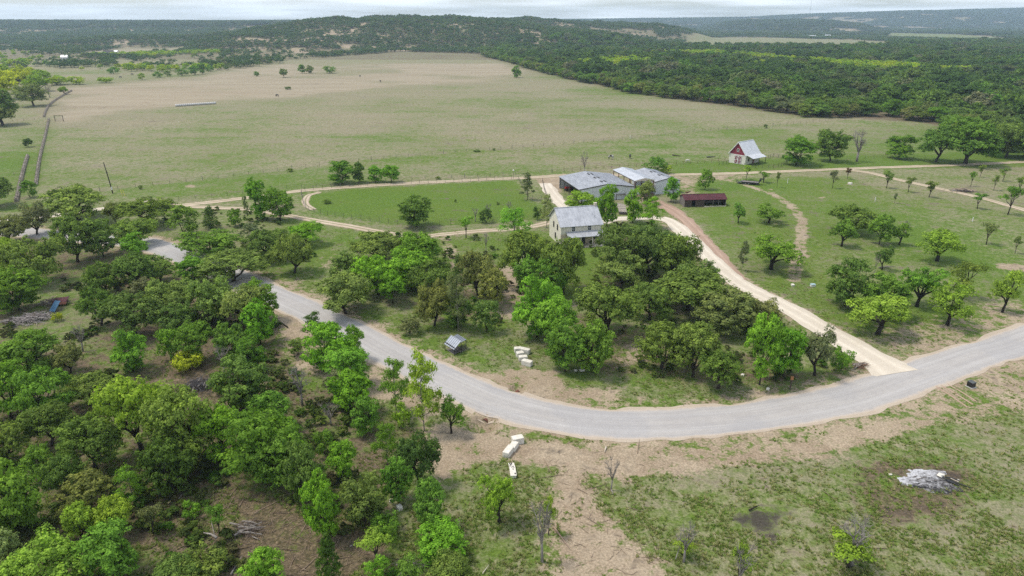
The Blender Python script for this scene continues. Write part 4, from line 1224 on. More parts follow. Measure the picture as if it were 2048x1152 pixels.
# undergrowth between the trees, tufts of grass, litter: uncountable ground cover
rng = np.random.default_rng(5)
def bushlet(mat, seed, s=.09, L_n=6):
    rng = np.random.default_rng(seed); L_ = lobes_for('bush', rng)[:L_n]
    V, F, T = leaf_cloud(L_, 8, 7, s, rng, zmin=-.6)
    return np_mesh('bushlet', V*np.array([1.5, 1.5, 1.0]), F, mat, {'tint': ('FLOAT', T)})
M_UNDER = leaf_mat('undergrowth', [(.075,.115,.030), (.095,.12,.04), (.07,.16,.02), (.11,.12,.055), (.12,.17,.035), (.06,.09,.028), (.10,.09,.05)])
M_TUFT = leaf_mat('grass_tuft', [(.10,.18,.028), (.15,.22,.045), (.25,.24,.11), (.09,.16,.024), (.34,.30,.18), (.13,.21,.034), (.28,.26,.14)])
var_bl = [bushlet(M_UNDER, 500+i) for i in range(5)]
LEFTWOOD = [(-120,520),(60,560),(200,560),(330,560),(560,650),(600,760),(740,850),(800,930),(760,1010),(860,1180),(-300,1300)]
MIDWOOD = [(640,620),(720,470),(880,460),(1010,480),(1120,450),(1300,440),(1500,600),(1690,735),(1560,770),(1250,752),(1130,740),(1040,620),(1000,660),(880,620),(720,600)]
P_ = []
for poly, n, seed in ((LEFTWOOD, 1150, 41), (MIDWOOD, 420, 42), ([(340,400),(560,430),(640,520),(560,545),(420,500),(320,470)], 90, 43), ([(0,440),(100,470),(120,560),(-60,560)], 60, 44)):
    P = world_poly(poly); lo = P.min(0); hi = P.max(0); c = 0
    X = rng.uniform(lo[0], hi[0], n*8); Y = rng.uniform(lo[1], hi[1], n*8)
    k = (poly_sd(X, Y, P) < 0) & (vnoise(X, Y, 1/6.0, seed) > .52)
    d = line_dist(X, Y, ROADP[::4], 20); k &= d > 5
    for q in (DRIVE, LOOP): k &= line_dist(X, Y, q, 12) > 3.5
    clr = world_poly([(455,985),(560,1000),(660,1065),(740,1100),(640,1200),(470,1110)]); k &= poly_sd(X, Y, clr) > 0
    clr = world_poly([(205,690),(250,760),(330,720),(300,680),(240,660)]); k &= poly_sd(X, Y, clr) > 0
    k &= poly_sd(X, Y, world_poly([(0,590),(160,585),(190,640),(160,670),(30,670)])) > 0
    idx = np.where(k)[0][:n]; P_.append(np.column_stack([X[idx], Y[idx]]))
P_ = np.vstack(P_)
scatter('undergrowth', P_, rng.uniform(.4, 1.25, len(P_)), rng.uniform(0, 6.28, len(P_)), var_bl)

def tuft(seed):
    r = np.random.default_rng(seed); V = []; n = 9
    for i in range(n):
        a = r.uniform(0, 6.28); d = np.array([math.cos(a), math.sin(a), 0]); o = d*r.uniform(0, .16); s = np.array([-d[1], d[0], 0])*.05
        t = o+d*r.uniform(.05, .2)+np.array([0, 0, r.uniform(.12, .26)])
        V += [o-s, o+s, t+s*.6, t-s*.6]
    V = np.array(V); F = np.arange(len(V)).reshape(-1, 4)
    return np_mesh('tuft', V, F, M_TUFT, {'tint': ('FLOAT', np.repeat(r.uniform(.2, .9, n), 4))})
var_t = [tuft(i) for i in range(5)]
n = 70000
Yr = 1/np.sqrt(rng.uniform(1/170.**2, 1/48.**2, n)); Xr = rng.uniform(-1, 1, n)*np.minimum(.80*Yr+12, 75)
MK = ground_masks(Xr, Yr)
pk = vnoise(Xr, Yr, 1/1.3, 61)*.45+vnoise(Xr, Yr, 1/5., 62)*.3+rng.uniform(0, 1, n)*.45
k = (MK[:, 0]-(pk-.6)*.9 < .45) & (pk > .50+.55*(MK[:, 1]-.35)+.5*(vnoise(Xr, Yr, 1/2.8, 66)-.5)) & (MK[:, 2] < .9) & (MK[:, 3] < .4) & (line_dist(Xr, Yr, ROADP[::4], 20) > 4.2)
for q in (DRIVE, LOOP): k &= line_dist(Xr, Yr, q, 12) > 3.2
Xr, Yr = Xr[k], Yr[k]
scatter('grass_tufts', np.column_stack([Xr, Yr]), rng.uniform(.4, 1.0, len(Xr)), rng.uniform(0, 6.28, len(Xr)), var_t)
print('tufts', len(Xr))

# sticks and chips left by the clearing
M_STICK = simple('sticks', (.34, .26, .18), (.17, .12, .085), 4., .9, 0, .2)
mb = MB(); rs = random.Random(9)
for poly, n in (([(330,960),(480,980),(640,1050),(780,1080),(700,1152),(420,1190),(350,1060)], 520), ([(560,790),(640,800),(660,900),(560,900)], 160), ([(0,560),(560,650),(800,900),(780,1180),(-200,1180)], 520),
                ([(1090,900),(1280,1010),(1340,1152),(1080,1152)], 90), ([(1240,690),(1300,680),(1700,740),(1500,770)], 60), ([(1100,880),(1900,880),(2000,1152),(1350,1152)], 70)):
    P = world_poly(poly); lo = P.min(0); hi = P.max(0); c = 0
    while c < n:
        X = rs.uniform(lo[0], hi[0]); Y = rs.uniform(lo[1], hi[1])
        if poly_sd(np.array([X]), np.array([Y]), P)[0] > 0: continue
        a = rs.uniform(0, 3.14); l_ = rs.uniform(.15, .75)*(1 if rs.random() < .9 else 2.6); z = H1(X, Y)+.05
        d = Vector((math.cos(a), math.sin(a), rs.uniform(-.05, .12)))*l_
        p = Vector((X, Y, z)); mb.tube([p-d, p+Vector((rs.uniform(-.05, .05), rs.uniform(-.05, .05), .03)), p+d], [.028, .024, .014] if l_ < .8 else [.06, .05, .02], 3); c += 1
mb.build('fallen_sticks', M_STICK, kind='stuff')

# ================================================================== BUILDINGS
def metal_roof(name, c1, c2, rough=.45):
    m, nt, b = new_mat(name)
    tcn = nt.nodes.new('ShaderNodeTexCoord').outputs['Object']
    f = noise(nt, mapped(nt, tcn, (1, .25, 1)), 1.2, 4, .6); f2 = noise(nt, tcn, .35, 3)
    c = mixc(nt, mrange(nt, f, .35, .7), c1, c2); c = mixc(nt, mrange(nt, f2, .35, .7, 0, .4), c, tuple(q*.85 for q in c2))
    nt.links.new(c, b.inputs['Base Color']); b.inputs['Metallic'].default_value = .25; b.inputs['Roughness'].default_value = rough
    return m
M_ROOF = metal_roof('galvanised_roof', (.48, .49, .515), (.36, .37, .395))
M_ROOFW = metal_roof('pale_metal_roof', (.62, .635, .66), (.54, .555, .58))
M_RUST = simple('rusty_roof', (.115, .034, .044), (.070, .024, .030), 1.3, .8, .1, .2, stretch=(1, .3, 1))
M_RUSTB = simple('rust', (.20, .075, .045), (.10, .04, .03), 3, .85)
M_CREAM = simple('cream_board', (.74, .69, .58), (.66, .61, .50), 1.2, .8)
M_STONE = simple('limestone', (.62, .53, .39), (.50, .42, .31), 2.2, .9, 0, .4)
M_STONE2 = simple('pale_limestone', (.60, .54, .44), (.48, .41, .32), 2.8, .9, 0, .4)
M_WHITE = simple('white_paint', (.75, .74, .71), (.68, .67, .64), 1, .6)
M_WSHEET = simple('white_sheet_metal', (.60, .62, .63), (.54, .56, .57), .8, .5, .1)
M_REDP = simple('barn_red', (.24, .030, .055), (.18, .024, .042), 2, .7)
M_GLASS = simple('window_glass', (.03, .035, .04), (.02, .022, .026), 2, .12, 0, 0, .5)
M_DKFR = simple('dark_frame', (.045, .04, .038), (.03, .028, .026), 3, .7)
M_WOOD = simple('weathered_board', (.115, .080, .062), (.060, .045, .038), 2, .9, 0, .3, stretch=(3, 3, .5))
M_GREYW = simple('grey_wood', (.25, .22, .20), (.14, .125, .115), 2.5, .9, 0, .3)
M_STEEL = simple('steel_post', (.10, .095, .09), (.07, .065, .06), 3, .7, .2)
M_BLACK = simple('black_paint', (.018, .018, .020), (.012, .012, .013), 3, .5, 0, 0, .5)
M_BARNW = simple('whitewashed_stone', (.68, .65, .57), (.58, .55, .47), 2, .9, 0, .3)
M_CONC = simple('concrete', (.50, .48, .45), (.42, .40, .37), 2, .9)
M_QUARRY = simple('quarried_limestone', (.70, .67, .61), (.58, .54, .46), 1.8, .9, 0, .5)

def gable(parent, Lx, D, eave, ridge, over=.35, ribs=.6, mat=None, t=.07, x0=0., y0=0., thk=.04, name='roof'):
    """ridge along x"""
    mb = MB(); s = (ridge-eave)/(D/2)
    xa, xb = x0-over, x0+Lx+over; ye = over
    ze = eave-s*ye
    mb.slab((xa, y0-ye, ze), (xb, y0-ye, ze), (xb, y0+D/2, ridge), (xa, y0+D/2, ridge), t)
    mb.slab((xb, y0+D+ye, ze), (xa, y0+D+ye, ze), (xa, y0+D/2, ridge), (xb, y0+D/2, ridge), t)
    n = int((xb-xa)/ribs)
    for i in range(n+1):
        x = xa+.05+(xb-xa-.1)*i/n
        mb.beam((x, y0-ye, ze+t+.03), (x, y0+D/2, ridge+t+.03), thk, .08)
        mb.beam((x, y0+D+ye, ze+t+.03), (x, y0+D/2, ridge+t+.03), thk, .08)
    mb.box(xa, xb, y0+D/2-.16, y0+D/2+.16, ridge+t-.02, ridge+t+.05)
    return mb.build(name, mat, parent)

def window(parent, x, z, w_, h_, y=0., side='front', frame=M_WHITE, pane=M_GLASS, bars=True):
    fr = MB(); pn = MB()
    def bx(mb, a0, a1, b0, b1, z0, z1):
        if side == 'front': mb.box(a0, a1, y-b1, y-b0, z0, z1)
        elif side == 'left': mb.box(y-b1, y-b0, a0, a1, z0, z1)
    bx(fr, x-w_/2-.09, x-w_/2, 0, .07, z-.09, z+h_+.09); bx(fr, x+w_/2, x+w_/2+.09, 0, .07, z-.09, z+h_+.09)
    bx(fr, x-w_/2, x+w_/2, 0, .07, z-.09, z); bx(fr, x-w_/2, x+w_/2, 0, .07, z+h_, z+h_+.09)
    if bars:
        bx(fr, x-w_/2, x+w_/2, .01, .05, z+h_/2-.025, z+h_/2+.025); bx(fr, x-.02, x+.02, .012, .045, z, z+h_)
    f = fr.build('window', frame, parent)
    bx(pn, x-w_/2, x+w_/2, .002, .02, z, z+h_)
    pn.build('pane', pane, f)
    return f

def walls_gable(Lx, D, eave, ridge, th=.2, z0=-.3):
    mb = MB()
    mb.box(0, Lx, 0, th, z0, eave); mb.box(0, Lx, D-th, D, z0, eave)
    for x in (0.001, Lx-th-.001):
        mb.poly([(x, th, z0), (x, D-th, z0), (x, D-th, eave), (x, D/2, ridge-.02-th*.5*(ridge-eave)/(D/2)), (x, th, eave)], (th, 0, 0))
    return mb

# ---- stone farmhouse
hx, hy = 11.5, 156.6
h = tag(empty('farmhouse', (hx, hy, H1(hx+5, hy+5)), R(14)), 'two-storey cream farmhouse with a grey metal gable roof and front porch under the oaks', 'house')
HL, HD, HE, HR = 10.2, 9.2, 4.9, 8.1
mb = MB()
mb.box(0, HL, 0, .25, 2.85, HE); mb.box(0, HL, HD-.25, HD, -.3, HE)
for x in (.002, HL-.252): mb.poly([(x, .25, -.3), (x, HD-.25, -.3), (x, HD-.25, HE), (x, HD/2, HR-.15), (x, .25, HE)], (.25, 0, 0))
mb.build('wall', M_CREAM, h)
lw = MB().box(0, HL, 0, .27, -.3, 2.845).build('lower_wall', M_STONE, h)
bt = MB()
for i in range(23):
    x = .15+i*(HL-.3)/22
    if any(abs(x-q) < .55 for q in (3.1, 7.1)): continue
    bt.box(x-.025, x+.025, -.035, 0, 3.42, HE-.02)
tag(bt.build('batten', M_CREAM, h), kind='stuff')
MB().box(-.05, HL+.05, -.05, -.002, HE-.22, HE-.02).build('fascia', M_WHITE, h)
gable(h, HL, HD, HE, HR, .35, .62, M_ROOF)
window(h, 3.1, 3.45, .75, 1.15); window(h, 7.1, 3.5, .75, 1.15)
window(h, 8.7, 1.35, .8, 1.0, frame=M_DKFR)
for yy in (2.6, 5.6): window(h, yy, 3.3, .6, 1.25, y=.0, side='left', frame=M_DKFR)
window(h, 4.1, .9, .6, 1.25, y=.0, side='left', frame=M_DKFR)
d = MB().box(5.15, 6.15, -.06, -.004, .1, 2.2).build('door', M_DKFR, h)
MB().box(5.95, 6.03, -.12, -.06, 1.05, 1.15).build('handle', M_STEEL, d)
pr = MB().slab((1.2, -2.3, 2.55), (HL+.15, -2.3, 2.55), (HL+.15, -.003, 3.35), (1.2, -.003, 3.35), .06)
for i in range(16):
    x = 1.26+i*(HL-1.2)/15.; pr.beam((x, -2.3, 2.64), (x, -.05, 3.43), .04, .06)
pr.build('porch_roof', M_ROOF, h)
for x in (1.4, 4.3, 7.2, HL-.1):
    MB().box(x-.07, x+.07, -2.2, -2.06, .0, 2.58).build('post', M_CREAM, h)
MB().box(1.0, HL+.3, -2.6, 0, -.3, .1).build('porch_floor', M_STONE2, h)
MB().box(3.9, 6.1, -3.2, -2.6, -.3, -.02).build('step', M_STONE2, h)
MB().box(HL-.45, HL+.15, HD/2-.35, HD/2+.35, HR-.5, HR+.65).box(HL-.5, HL+.2, HD/2-.4, HD/2+.4, HR+.65, HR+.75).build('chimney', M_STONE2, h)
MB().tube([(8.9, 1.6, 5.4), (8.9, 1.6, 6.7)], .07, 8).build('vent_pipe', M_ROOF, h)

# ---- big open machine shed
b = tag(empty('machine_shed', (19.9, 200.6, H1(27, 210)), R(14.5)), 'long low open-sided grey metal machine shed beside the gravel lane', 'shed')
SL, SD = 17.4, 19.0; SE, SR = 3.7, 4.95
mb = MB(); xm = SL/2; s = (SR-SE)/xm; o_ = .25
mb.slab((-o_, -o_, SE), (xm, -o_, SR), (xm, SD+o_, SR), (-o_, SD+o_, SE), .06)
mb.slab((xm, -o_, SR), (SL+o_, -o_, SE), (SL+o_, SD+o_, SE), (xm, SD+o_, SR), .06)
for i in range(34):
    y = i*SD/33
    mb.beam((-o_, y, SE+.085), (xm, y, SR+.085), .05, .05); mb.beam((xm, y, SR+.085), (SL+o_, y, SE+.085), .05, .05)
mb.build('roof', M_ROOF, b)
MB().beam((-o_, -o_-.03, SE-.06), (xm, -o_-.03, SR-.06), .06, .26).beam((xm, -o_-.03, SR-.06), (SL+o_, -o_-.03, SE-.06), .06, .26).build('trim', M_STEEL, b)
for y in (3.5, 9.0, 14.5):
    for dx in (-.55, .55):
        z = SR-abs(dx)*s+.075
        MB().box(xm+dx-.22, xm+dx+.22, y-.9, y+.9, z+.0, z+.12).build('roof_vent', M_DKFR, b)
MB().poly([(0, 0, -.3), (SL, 0, -.3), (SL, 0, SE-.05), (xm, 0, SR-.08), (0, 0, SE-.05)], (0, -.1, 0)).build('front_wall', M_WSHEET, b)
MB().poly([(0, SD, -.3), (SL, SD, -.3), (SL, SD, SE-.05), (xm, SD, SR-.08), (0, SD, SE-.05)], (0, -.1, 0)).build('back_wall', M_WSHEET, b)
MB().box(SL-.1, SL, .12, SD-.12, -.3, SE-.05).build('side_wall', M_WSHEET, b)
for i in range(5): MB().box(0, .18, .3+i*(SD-.8)/4-.02, .3+i*(SD-.8)/4+.18, -.3, SE-.03).build('post', M_STEEL, b)
MB().box(.02, .12, .2, SD-.2, SE-.4, SE-.1).build('beam', M_STEEL, b)
# red machine parked in its mouth
def place(lx, ly, par=(19.9, 200.6), rz=14.5):
    c, s_ = math.cos(R(rz)), math.sin(R(rz)); return (par[0]+c*lx-s_*ly, par[1]+s_*lx+c*ly)
tx, ty = place(2.2, 14.5)
t = tag(empty('tractor', (tx, ty, H1(tx, ty)), R(14.5+180)), 'small red tractor parked in the mouth of the machine shed', 'tractor')
MB().box(.1, 1.7, -.35, .35, .8, 1.35).box(-.9, .1, -.3, .3, .7, 1.1).build('body', simple('red_machine', (.42, .03, .025), (.3, .02, .02)), t)
MB().box(-.75, -.2, -.28, .28, 1.1, 1.25).box(-.8, -.72, -.28, .28, 1.25, 1.6).build('seat', M_BLACK, t)
for (x, y, r) in ((-.6, .6, .65), (-.6, -.6, .65), (1.3, .5, .38), (1.3, -.5, .38)):
    MB().tube([(x, y-.15, r), (x, y+.15, r)], r, 16).build('wheel', M_BLACK, t)
MB().tube([(1.2, 0, 1.35), (1.2, 0, 1.9)], .04, 6).build('exhaust_pipe', M_STEEL, t)

# ---- tall carport
c_ = tag(empty('carport', (37.2, 206.9, H1(40, 214)), R(14.5)), 'tall open metal canopy with a pale ridged roof between the two grey sheds', 'canopy')
CL, CD, CE, CR = 6.3, 17.0, 5.0, 5.7
mb = MB(); xm = CL/2
mb.slab((-.2, -.2, CE), (xm, -.2, CR), (xm, CD+.2, CR), (-.2, CD+.2, CE), .06)
mb.slab((xm, -.2, CR), (CL+.2, -.2, CE), (CL+.2, CD+.2, CE), (xm, CD+.2, CR), .06)
for i in range(30):
    y = i*CD/29; mb.beam((-.2, y, CE+.085), (xm, y, CR+.085), .05, .05); mb.beam((xm, y, CR+.085), (CL+.2, y, CE+.085), .05, .05)
mb.build('roof', M_ROOFW, c_)
MB().poly([(-.2, -.22, CE-.12), (CL+.2, -.22, CE-.12), (CL+.2, -.22, CE+.02), (xm, -.22, CR+.02), (-.2, -.22, CE+.02)], (0, -.05, 0)).build('gable_panel', M_STONE2, c_)
for x in (0, CL-.18):
    for i in range(5): MB().box(x, x+.18, i*(CD-.2)/4, i*(CD-.2)/4+.18, -.3, CE).build('post', M_RUSTB, c_)
MB().box(.05, .15, 0, CD, CE-.35, CE-.05).box(CL-.15, CL-.05, 0, CD, CE-.35, CE-.05).build('beam', M_STEEL, c_)

# ---- enclosed white shed
e_ = tag(empty('storage_shed', (44.2, 210.2, H1(48, 218)), R(16)), 'enclosed white metal shed with a low grey roof right of the tall canopy', 'shed')
EL, ED, EE, ER = 8.2, 16.5, 4.0, 4.9
mb = MB(); xm = EL/2
mb.slab((-.2, -.2, EE), (xm, -.2, ER), (xm, ED+.2, ER), (-.2, ED+.2, EE), .06)
mb.slab((xm, -.2, ER), (EL+.2, -.2, EE), (EL+.2, ED+.2, EE), (xm, ED+.2, ER), .06)
for i in range(28):
    y = i*ED/27; mb.beam((-.2, y, EE+.085), (xm, y, ER+.085), .05, .05); mb.beam((xm, y, ER+.085), (EL+.2, y, EE+.085), .05, .05)
mb.build('roof', M_ROOF, e_)
mb = MB(); mb.poly([(0, 0, -.3), (EL, 0, -.3), (EL, 0, EE-.02), (xm, 0, ER-.03), (0, 0, EE-.02)], (0, -.1, 0)); mb.box(0, .1, 0, ED, -.3, EE-.02); mb.box(EL-.1, EL, 0, ED, -.3, EE-.02); mb.poly([(.1, ED, -.3), (EL-.1, ED, -.3), (EL-.1, ED, EE-.02), (xm, ED, ER-.03), (.1, ED, EE-.02)], (0, -.1, 0))
mb.build('wall', M_WSHEET, e_)
MB().beam((-.2, -.24, EE-.02), (xm, -.24, ER-.02), .06, .2).beam((xm, -.24, ER-.02), (EL+.2, -.24, EE-.02), .06, .2).build('trim', M_STEEL, e_)
for y in (5.0, 10.5):
    for dx in (-.5, .5):
        z = ER-abs(dx)*(ER-EE)/xm+.07
        MB().box(xm+dx-.2, xm+dx+.2, y-.8, y+.8, z, z+.12).build('roof_vent', M_DKFR, e_)

# ---- red-roofed wooden shed
r_ = tag(empty('wooden_shed', (49.5, 193.7, H1(55, 196)), R(5)), 'old dark board shed with a rusty red roof and open right side', 'shed')
RL, RD, RE, RR = 12.2, 4.6, 2.15, 3.15
gable(r_, RL, RD, RE, RR, .25, .5, M_RUST, .05)
for i in range(22):
    x = i*.26
    if 1.95 < x < 2.9: continue
    MB().box(x, x+.245, 0-.01*(i % 2), .04, -.2, RE-.02-.03*(i % 3)).build('board', M_WOOD, r_)
for i in range(17):
    y = .05+i*.265
    MB().box(-.04, 0, y, y+.25, -.2, RE+.0).build('board', M_GREYW, r_)
MB().poly([(-.03, .05, RE), (-.03, RD-.05, RE), (-.03, RD/2, RR-.03)], (.05, 0, 0)).poly([(RL-.02, .05, RE), (RL-.02, RD-.05, RE), (RL-.02, RD/2, RR-.03)], (.05, 0, 0)).build('gable_panel', M_GREYW, r_)
MB().box(0, RL, RD-.06, RD, -.2, RE).box(RL-.05, RL, .05, RD-.06, -.2, RE).build('back_wall', M_WOOD, r_)
MB().box(5.75, 5.8, .05, RD-.06, -.2, RE).build('partition', M_WOOD, r_)
for x in (8.3, 9.9, 12.05): MB().box(x, x+.12, 0, .12, -.2, RE).build('post', M_GREYW, r_)
MB().box(5.8, 12.1, -.02, .1, RE-.25, RE-.02).build('beam', M_WOOD, r_)
sr = random.Random(3)
for i in range(12):
    x = 5.7+i*.54; MB().box(x, x+.5, -.45+sr.uniform(-.05, .05), -.1, -.1, .22+sr.uniform(-.04, .06)).build('foundation_stone', M_STONE2, r_)
MB().box(6.0, 12.0, 1.4, 1.5, .9, 1.05).box(6.0, 12.0, 2.3, 2.4, .9, 1.05).build('feed_rail', M_GREYW, r_)

# ---- red and white barn
ba = tag(empty('barn', (87.2, 258.4, H1(88, 261)), R(38)), 'small white stone barn with a dark red gable and crossed double doors', 'barn')
BL, BD, BE, BR_ = 8.8, 7.2, 3.75, 8.0
gable(ba, BL, BD, BE, BR_, .35, .5, M_ROOFW)
MB().box(0, BL, 0, .25, -.3, BE).box(0, BL, BD-.25, BD, -.3, BE).box(.001, .25, .25, BD-.25, -.3, BE-.4).box(BL-.25, BL-.001, .25, BD-.25, -.3, BE).build('wall', M_BARNW, ba)
MB().poly([(0.03, .0, BE-.4), (0.03, BD, BE-.4), (0.03, BD, BE), (0.03, BD/2, BR_-.12), (0.03, 0, BE)], (.2, 0, 0)).build('gable_panel', M_REDP, ba)
MB().poly([(BL-.23, .0, BE), (BL-.23, BD, BE), (BL-.23, BD/2, BR_-.12)], (.2, 0, 0)).build('rear_gable_panel', M_REDP, ba)
MB().box(-.06, .0, -.02, BD+.02, BE-.62, BE-.35).build('trim_band', M_WHITE, ba)
MB().beam((-.38, -.36, BE-.5), (-.38, BD/2, BR_-.02), .05, .22).beam((-.38, BD+.36, BE-.5), (-.38, BD/2, BR_-.02), .05, .22).build('bargeboard', M_WHITE, ba)
window(ba, 3.6, 4.45, .75, 1.05, y=.03, side='left')
for k in range(2):
    y0 = 1.75+k*1.5
    dd = MB().box(-.10, -.02, y0, y0+1.45, .0, 3.0).build('door', M_REDP, ba)
    x = -.13
    q = MB(); 
    for z0, z1 in ((0, 1.42), (1.52, 2.95)):
        q.beam((x, y0+.1, z0+.1), (x, y0+1.35, z1-.05), .04, .19, up=(1, 0, 0)); q.beam((x-.01, y0+1.35, z0+.1), (x-.01, y0+.1, z1-.05), .04, .19, up=(1, 0, 0))
    for yy in (y0+.05, y0+1.4): q.box(x-.03, x+.02, yy-.06, yy+.06, .02, 2.98)
    for zz in (.07, 1.47, 2.9): q.box(x-.035, x+.025, y0+.1, y0+1.35, zz-.06, zz+.06)
    q.build('cross_brace', M_WHITE, dd)
pr = MB().slab((.4, -3.0, 2.55), (BL+.1, -3.0, 2.55), (BL+.1, -.02, 3.55), (.4, -.02, 3.55), .06)
for i in range(17):
    x = .46+i*(BL-.4)/16; pr.beam((x, -3.0, 2.64), (x, -.05, 3.63), .04, .05)
pr.build('lean_to_roof', M_ROOFW, ba)
for x in (.6, 4.5, BL-.1): MB().box(x, x+.14, -2.9, -2.76, -.3, 2.6).build('post', M_DKFR, ba)
MB().box(4.6, 5.6, -.06, -.004, .0, 2.1).build('side_door', M_REDP, ba)
window(ba, 2.0, 1.2, .6, .9, y=0, side='front', frame=M_DKFR)

# ---- far away houses
def small_house(px, py, w_, d_, e, r, rz, wall, roof, label, wins=3):
    x, y = at(px, py); z = H1(x, y)
    t = tag(empty('farm_building', (x, y, z), R(rz)), label, 'house')
    walls_gable(w_, d_, e, r).build('wall', wall, t); gable(t, w_, d_, e, r, .4, 1.2, roof)
    for i in range(wins):
        xx = w_*(i+.5)/wins; MB().box(xx-.5, xx+.5, -.06, -.004, 1.0, 2.2).build('window', M_GLASS, t)
small_house(207, 109, 14, 8, 3.2, 5.6, 8, M_CREAM, M_DKFR, 'far ranch house with a dark roof in the tan field left of the hill')
small_house(224, 108, 9, 7, 3.0, 5.0, -6, M_CREAM, M_ROOFW, 'far cream outbuilding right of the dark-roofed ranch house')
small_house(122, 119, 8, 7, 3.2, 5.6, 12, M_WHITE, M_ROOFW, 'tiny white house among the dark trees at far left')
for i, (px, py, w_, lab) in enumerate(((1722, 53, 26, 'far white building on the wooded valley side'), (1616, 76, 24, 'far pale barn at the edge of the long pale field'), (1650, 75, 18, 'far pale shed next to the pale barn by the field'),
                                       (1960, 36, 40, 'white building high on the distant ridge'), (1855, 34, 26, 'small white house on the distant ridge slope'), (1738, 50, 16, 'tiny white shed beside the building on the valley side'))):
    small_house(px, py, w_, 10, 5, 8, 5*i-10, M_WHITE, M_ROOFW, lab, 2)
# thin mast on the ridge
mx_, my_ = 1617-1024, 0
tx, ty = (1617-1024)/1483*5600, 5600
tm = tag(empty('radio_mast', (tx, ty, H1(tx, ty))), 'very thin tall radio mast on the distant ridge against the sky', 'mast')
MB().tube([(0, 0, 0), (0, 0, 125)], [.9, .5], 5).build('pole', M_STEEL, tm)
MB().box(-2, 2, -.3, .3, 100, 101).box(-1.5, 1.5, -.3, .3, 112, 113).build('crossbar', M_STEEL, tm)

# ================================================================== FENCES AND WALLS
def fence(pts, gap, h_, name, label, mat=M_STEEL, r=.05, rails=3, big=0, mesh=False, rail_r=.012):
    C = catmull([at(*p) for p in pts], 1.0)
    s = np.concatenate([[0], np.cumsum(np.linalg.norm(np.diff(C, axis=0), axis=1))])
    n = max(2, int(s[-1]/gap)); x0, y0 = C[0]
    t = tag(empty(name, (x0, y0, H1(x0, y0))), label, 'fence'); z0 = H1(x0, y0)
    rs = random.Random(len(pts)*7+int(s[-1])); tops = []
    pm = MB().tube([(0, 0, -.2), (0, 0, h_)], [r, r*.9], 6).mesh('post', mat)
    pb = MB().tube([(0, 0, -.2), (0, 0, h_*1.25)], [r*2.0, r*1.8], 6).mesh('post', M_GREYW)
    for i in range(n+1):
        d = s[-1]*i/n; x = np.interp(d, s, C[:, 0]); y = np.interp(d, s, C[:, 1]); z = H1(x, y)-z0
        tops.append((x-x0, y-y0, z))
        o = bpy.data.objects.new('post', pb if (big and i % big == 0) else pm); link(o, t); o.location = (x-x0, y-y0, z)
        o.rotation_euler = (rs.uniform(-.06, .06), rs.uniform(-.06, .06), 0); o.scale = (1, 1, rs.uniform(.9, 1.1))
    mb = MB()
    for k in range(rails):
        zz = h_*(k+1)/(rails+.25)
        mb.tube([(p[0], p[1], p[2]+zz) for p in tops], rail_r, 3)
    mb.build('rail' if rail_r > .02 else 'wire', mat, t)
    return t
fence([(200,383),(306,371),(450,355),(594,339),(747,322),(922,305),(1041,296),(1154,286),(1300,274),(1388,263),(1530,252),(1665,239),(1690,237)], 5.0, 1.3, 'pasture_fence', 'long wire fence with thin posts crossing below the big pasture', big=6)
fence([(325,403),(487,389),(560,380),(700,370),(841,358),(954,353),(1060,347),(1128,343)], 4.5, 1.15, 'lane_fence', 'wire fence running along the far side of the farm lane', big=7)
fence([(1128,343),(1226,335),(1290,332),(1336,330),(1385,326),(1450,320)], 3.2, 1.35, 'shed_fence', 'pipe fence behind the grey sheds', M_RUSTB, .06, 2, rail_r=.03)
fence([(1100,398),(1060,397),(1040,365),(1022,358),(907,364),(788,370),(660,378),(608,384),(605,398),(612,418),(638,428),(685,437),(747,444),(810,451),(870,452),(940,448),(1010,443),(1085,436)], 2.8, 1.4, 'paddock_fence', 'wire mesh fence with close posts around the green oval paddock', M_STEEL, .045, 5)
fence([(1438,329),(1452,327),(1457,325)], 2, 1.4, 'corral_fence', 'short pipe fence joining the barn on its left side', M_DKFR, .06, 3, rail_r=.03)
fence([(1488,332),(1520,336),(1560,333),(1574,322),(1548,314),(1536,317)], 2.2, 1.4, 'corral_fence', 'dark pipe corral beside the barn under the rounded tree', M_DKFR, .06, 4, rail_r=.03)
fence([(1574,326),(1640,324),(1700,321),(1790,316),(1850,317)], 4.0, 1.3, 'field_fence', 'wire fence behind the rounded trees, leading to the dark grove', M_STEEL, .05, 3)
fence([(-20,248),(50,242),(92,239)], 5, 1.4, 'side_fence', 'short wire fence from the left edge to the stone wall gate', M_STEEL, .06, 3)
fence([(0,356),(30,351),(52,346)], 4, 1.3, 'side_fence', 'low fence across the strip near the short stone wall', M_STEEL, .05, 3)
fence([(1085,362),(1090,385),(1098,404)], 2.5, 1.3, 'yard_fence', 'short fence between paddock corner and gravel lane', M_STEEL, .05, 4)

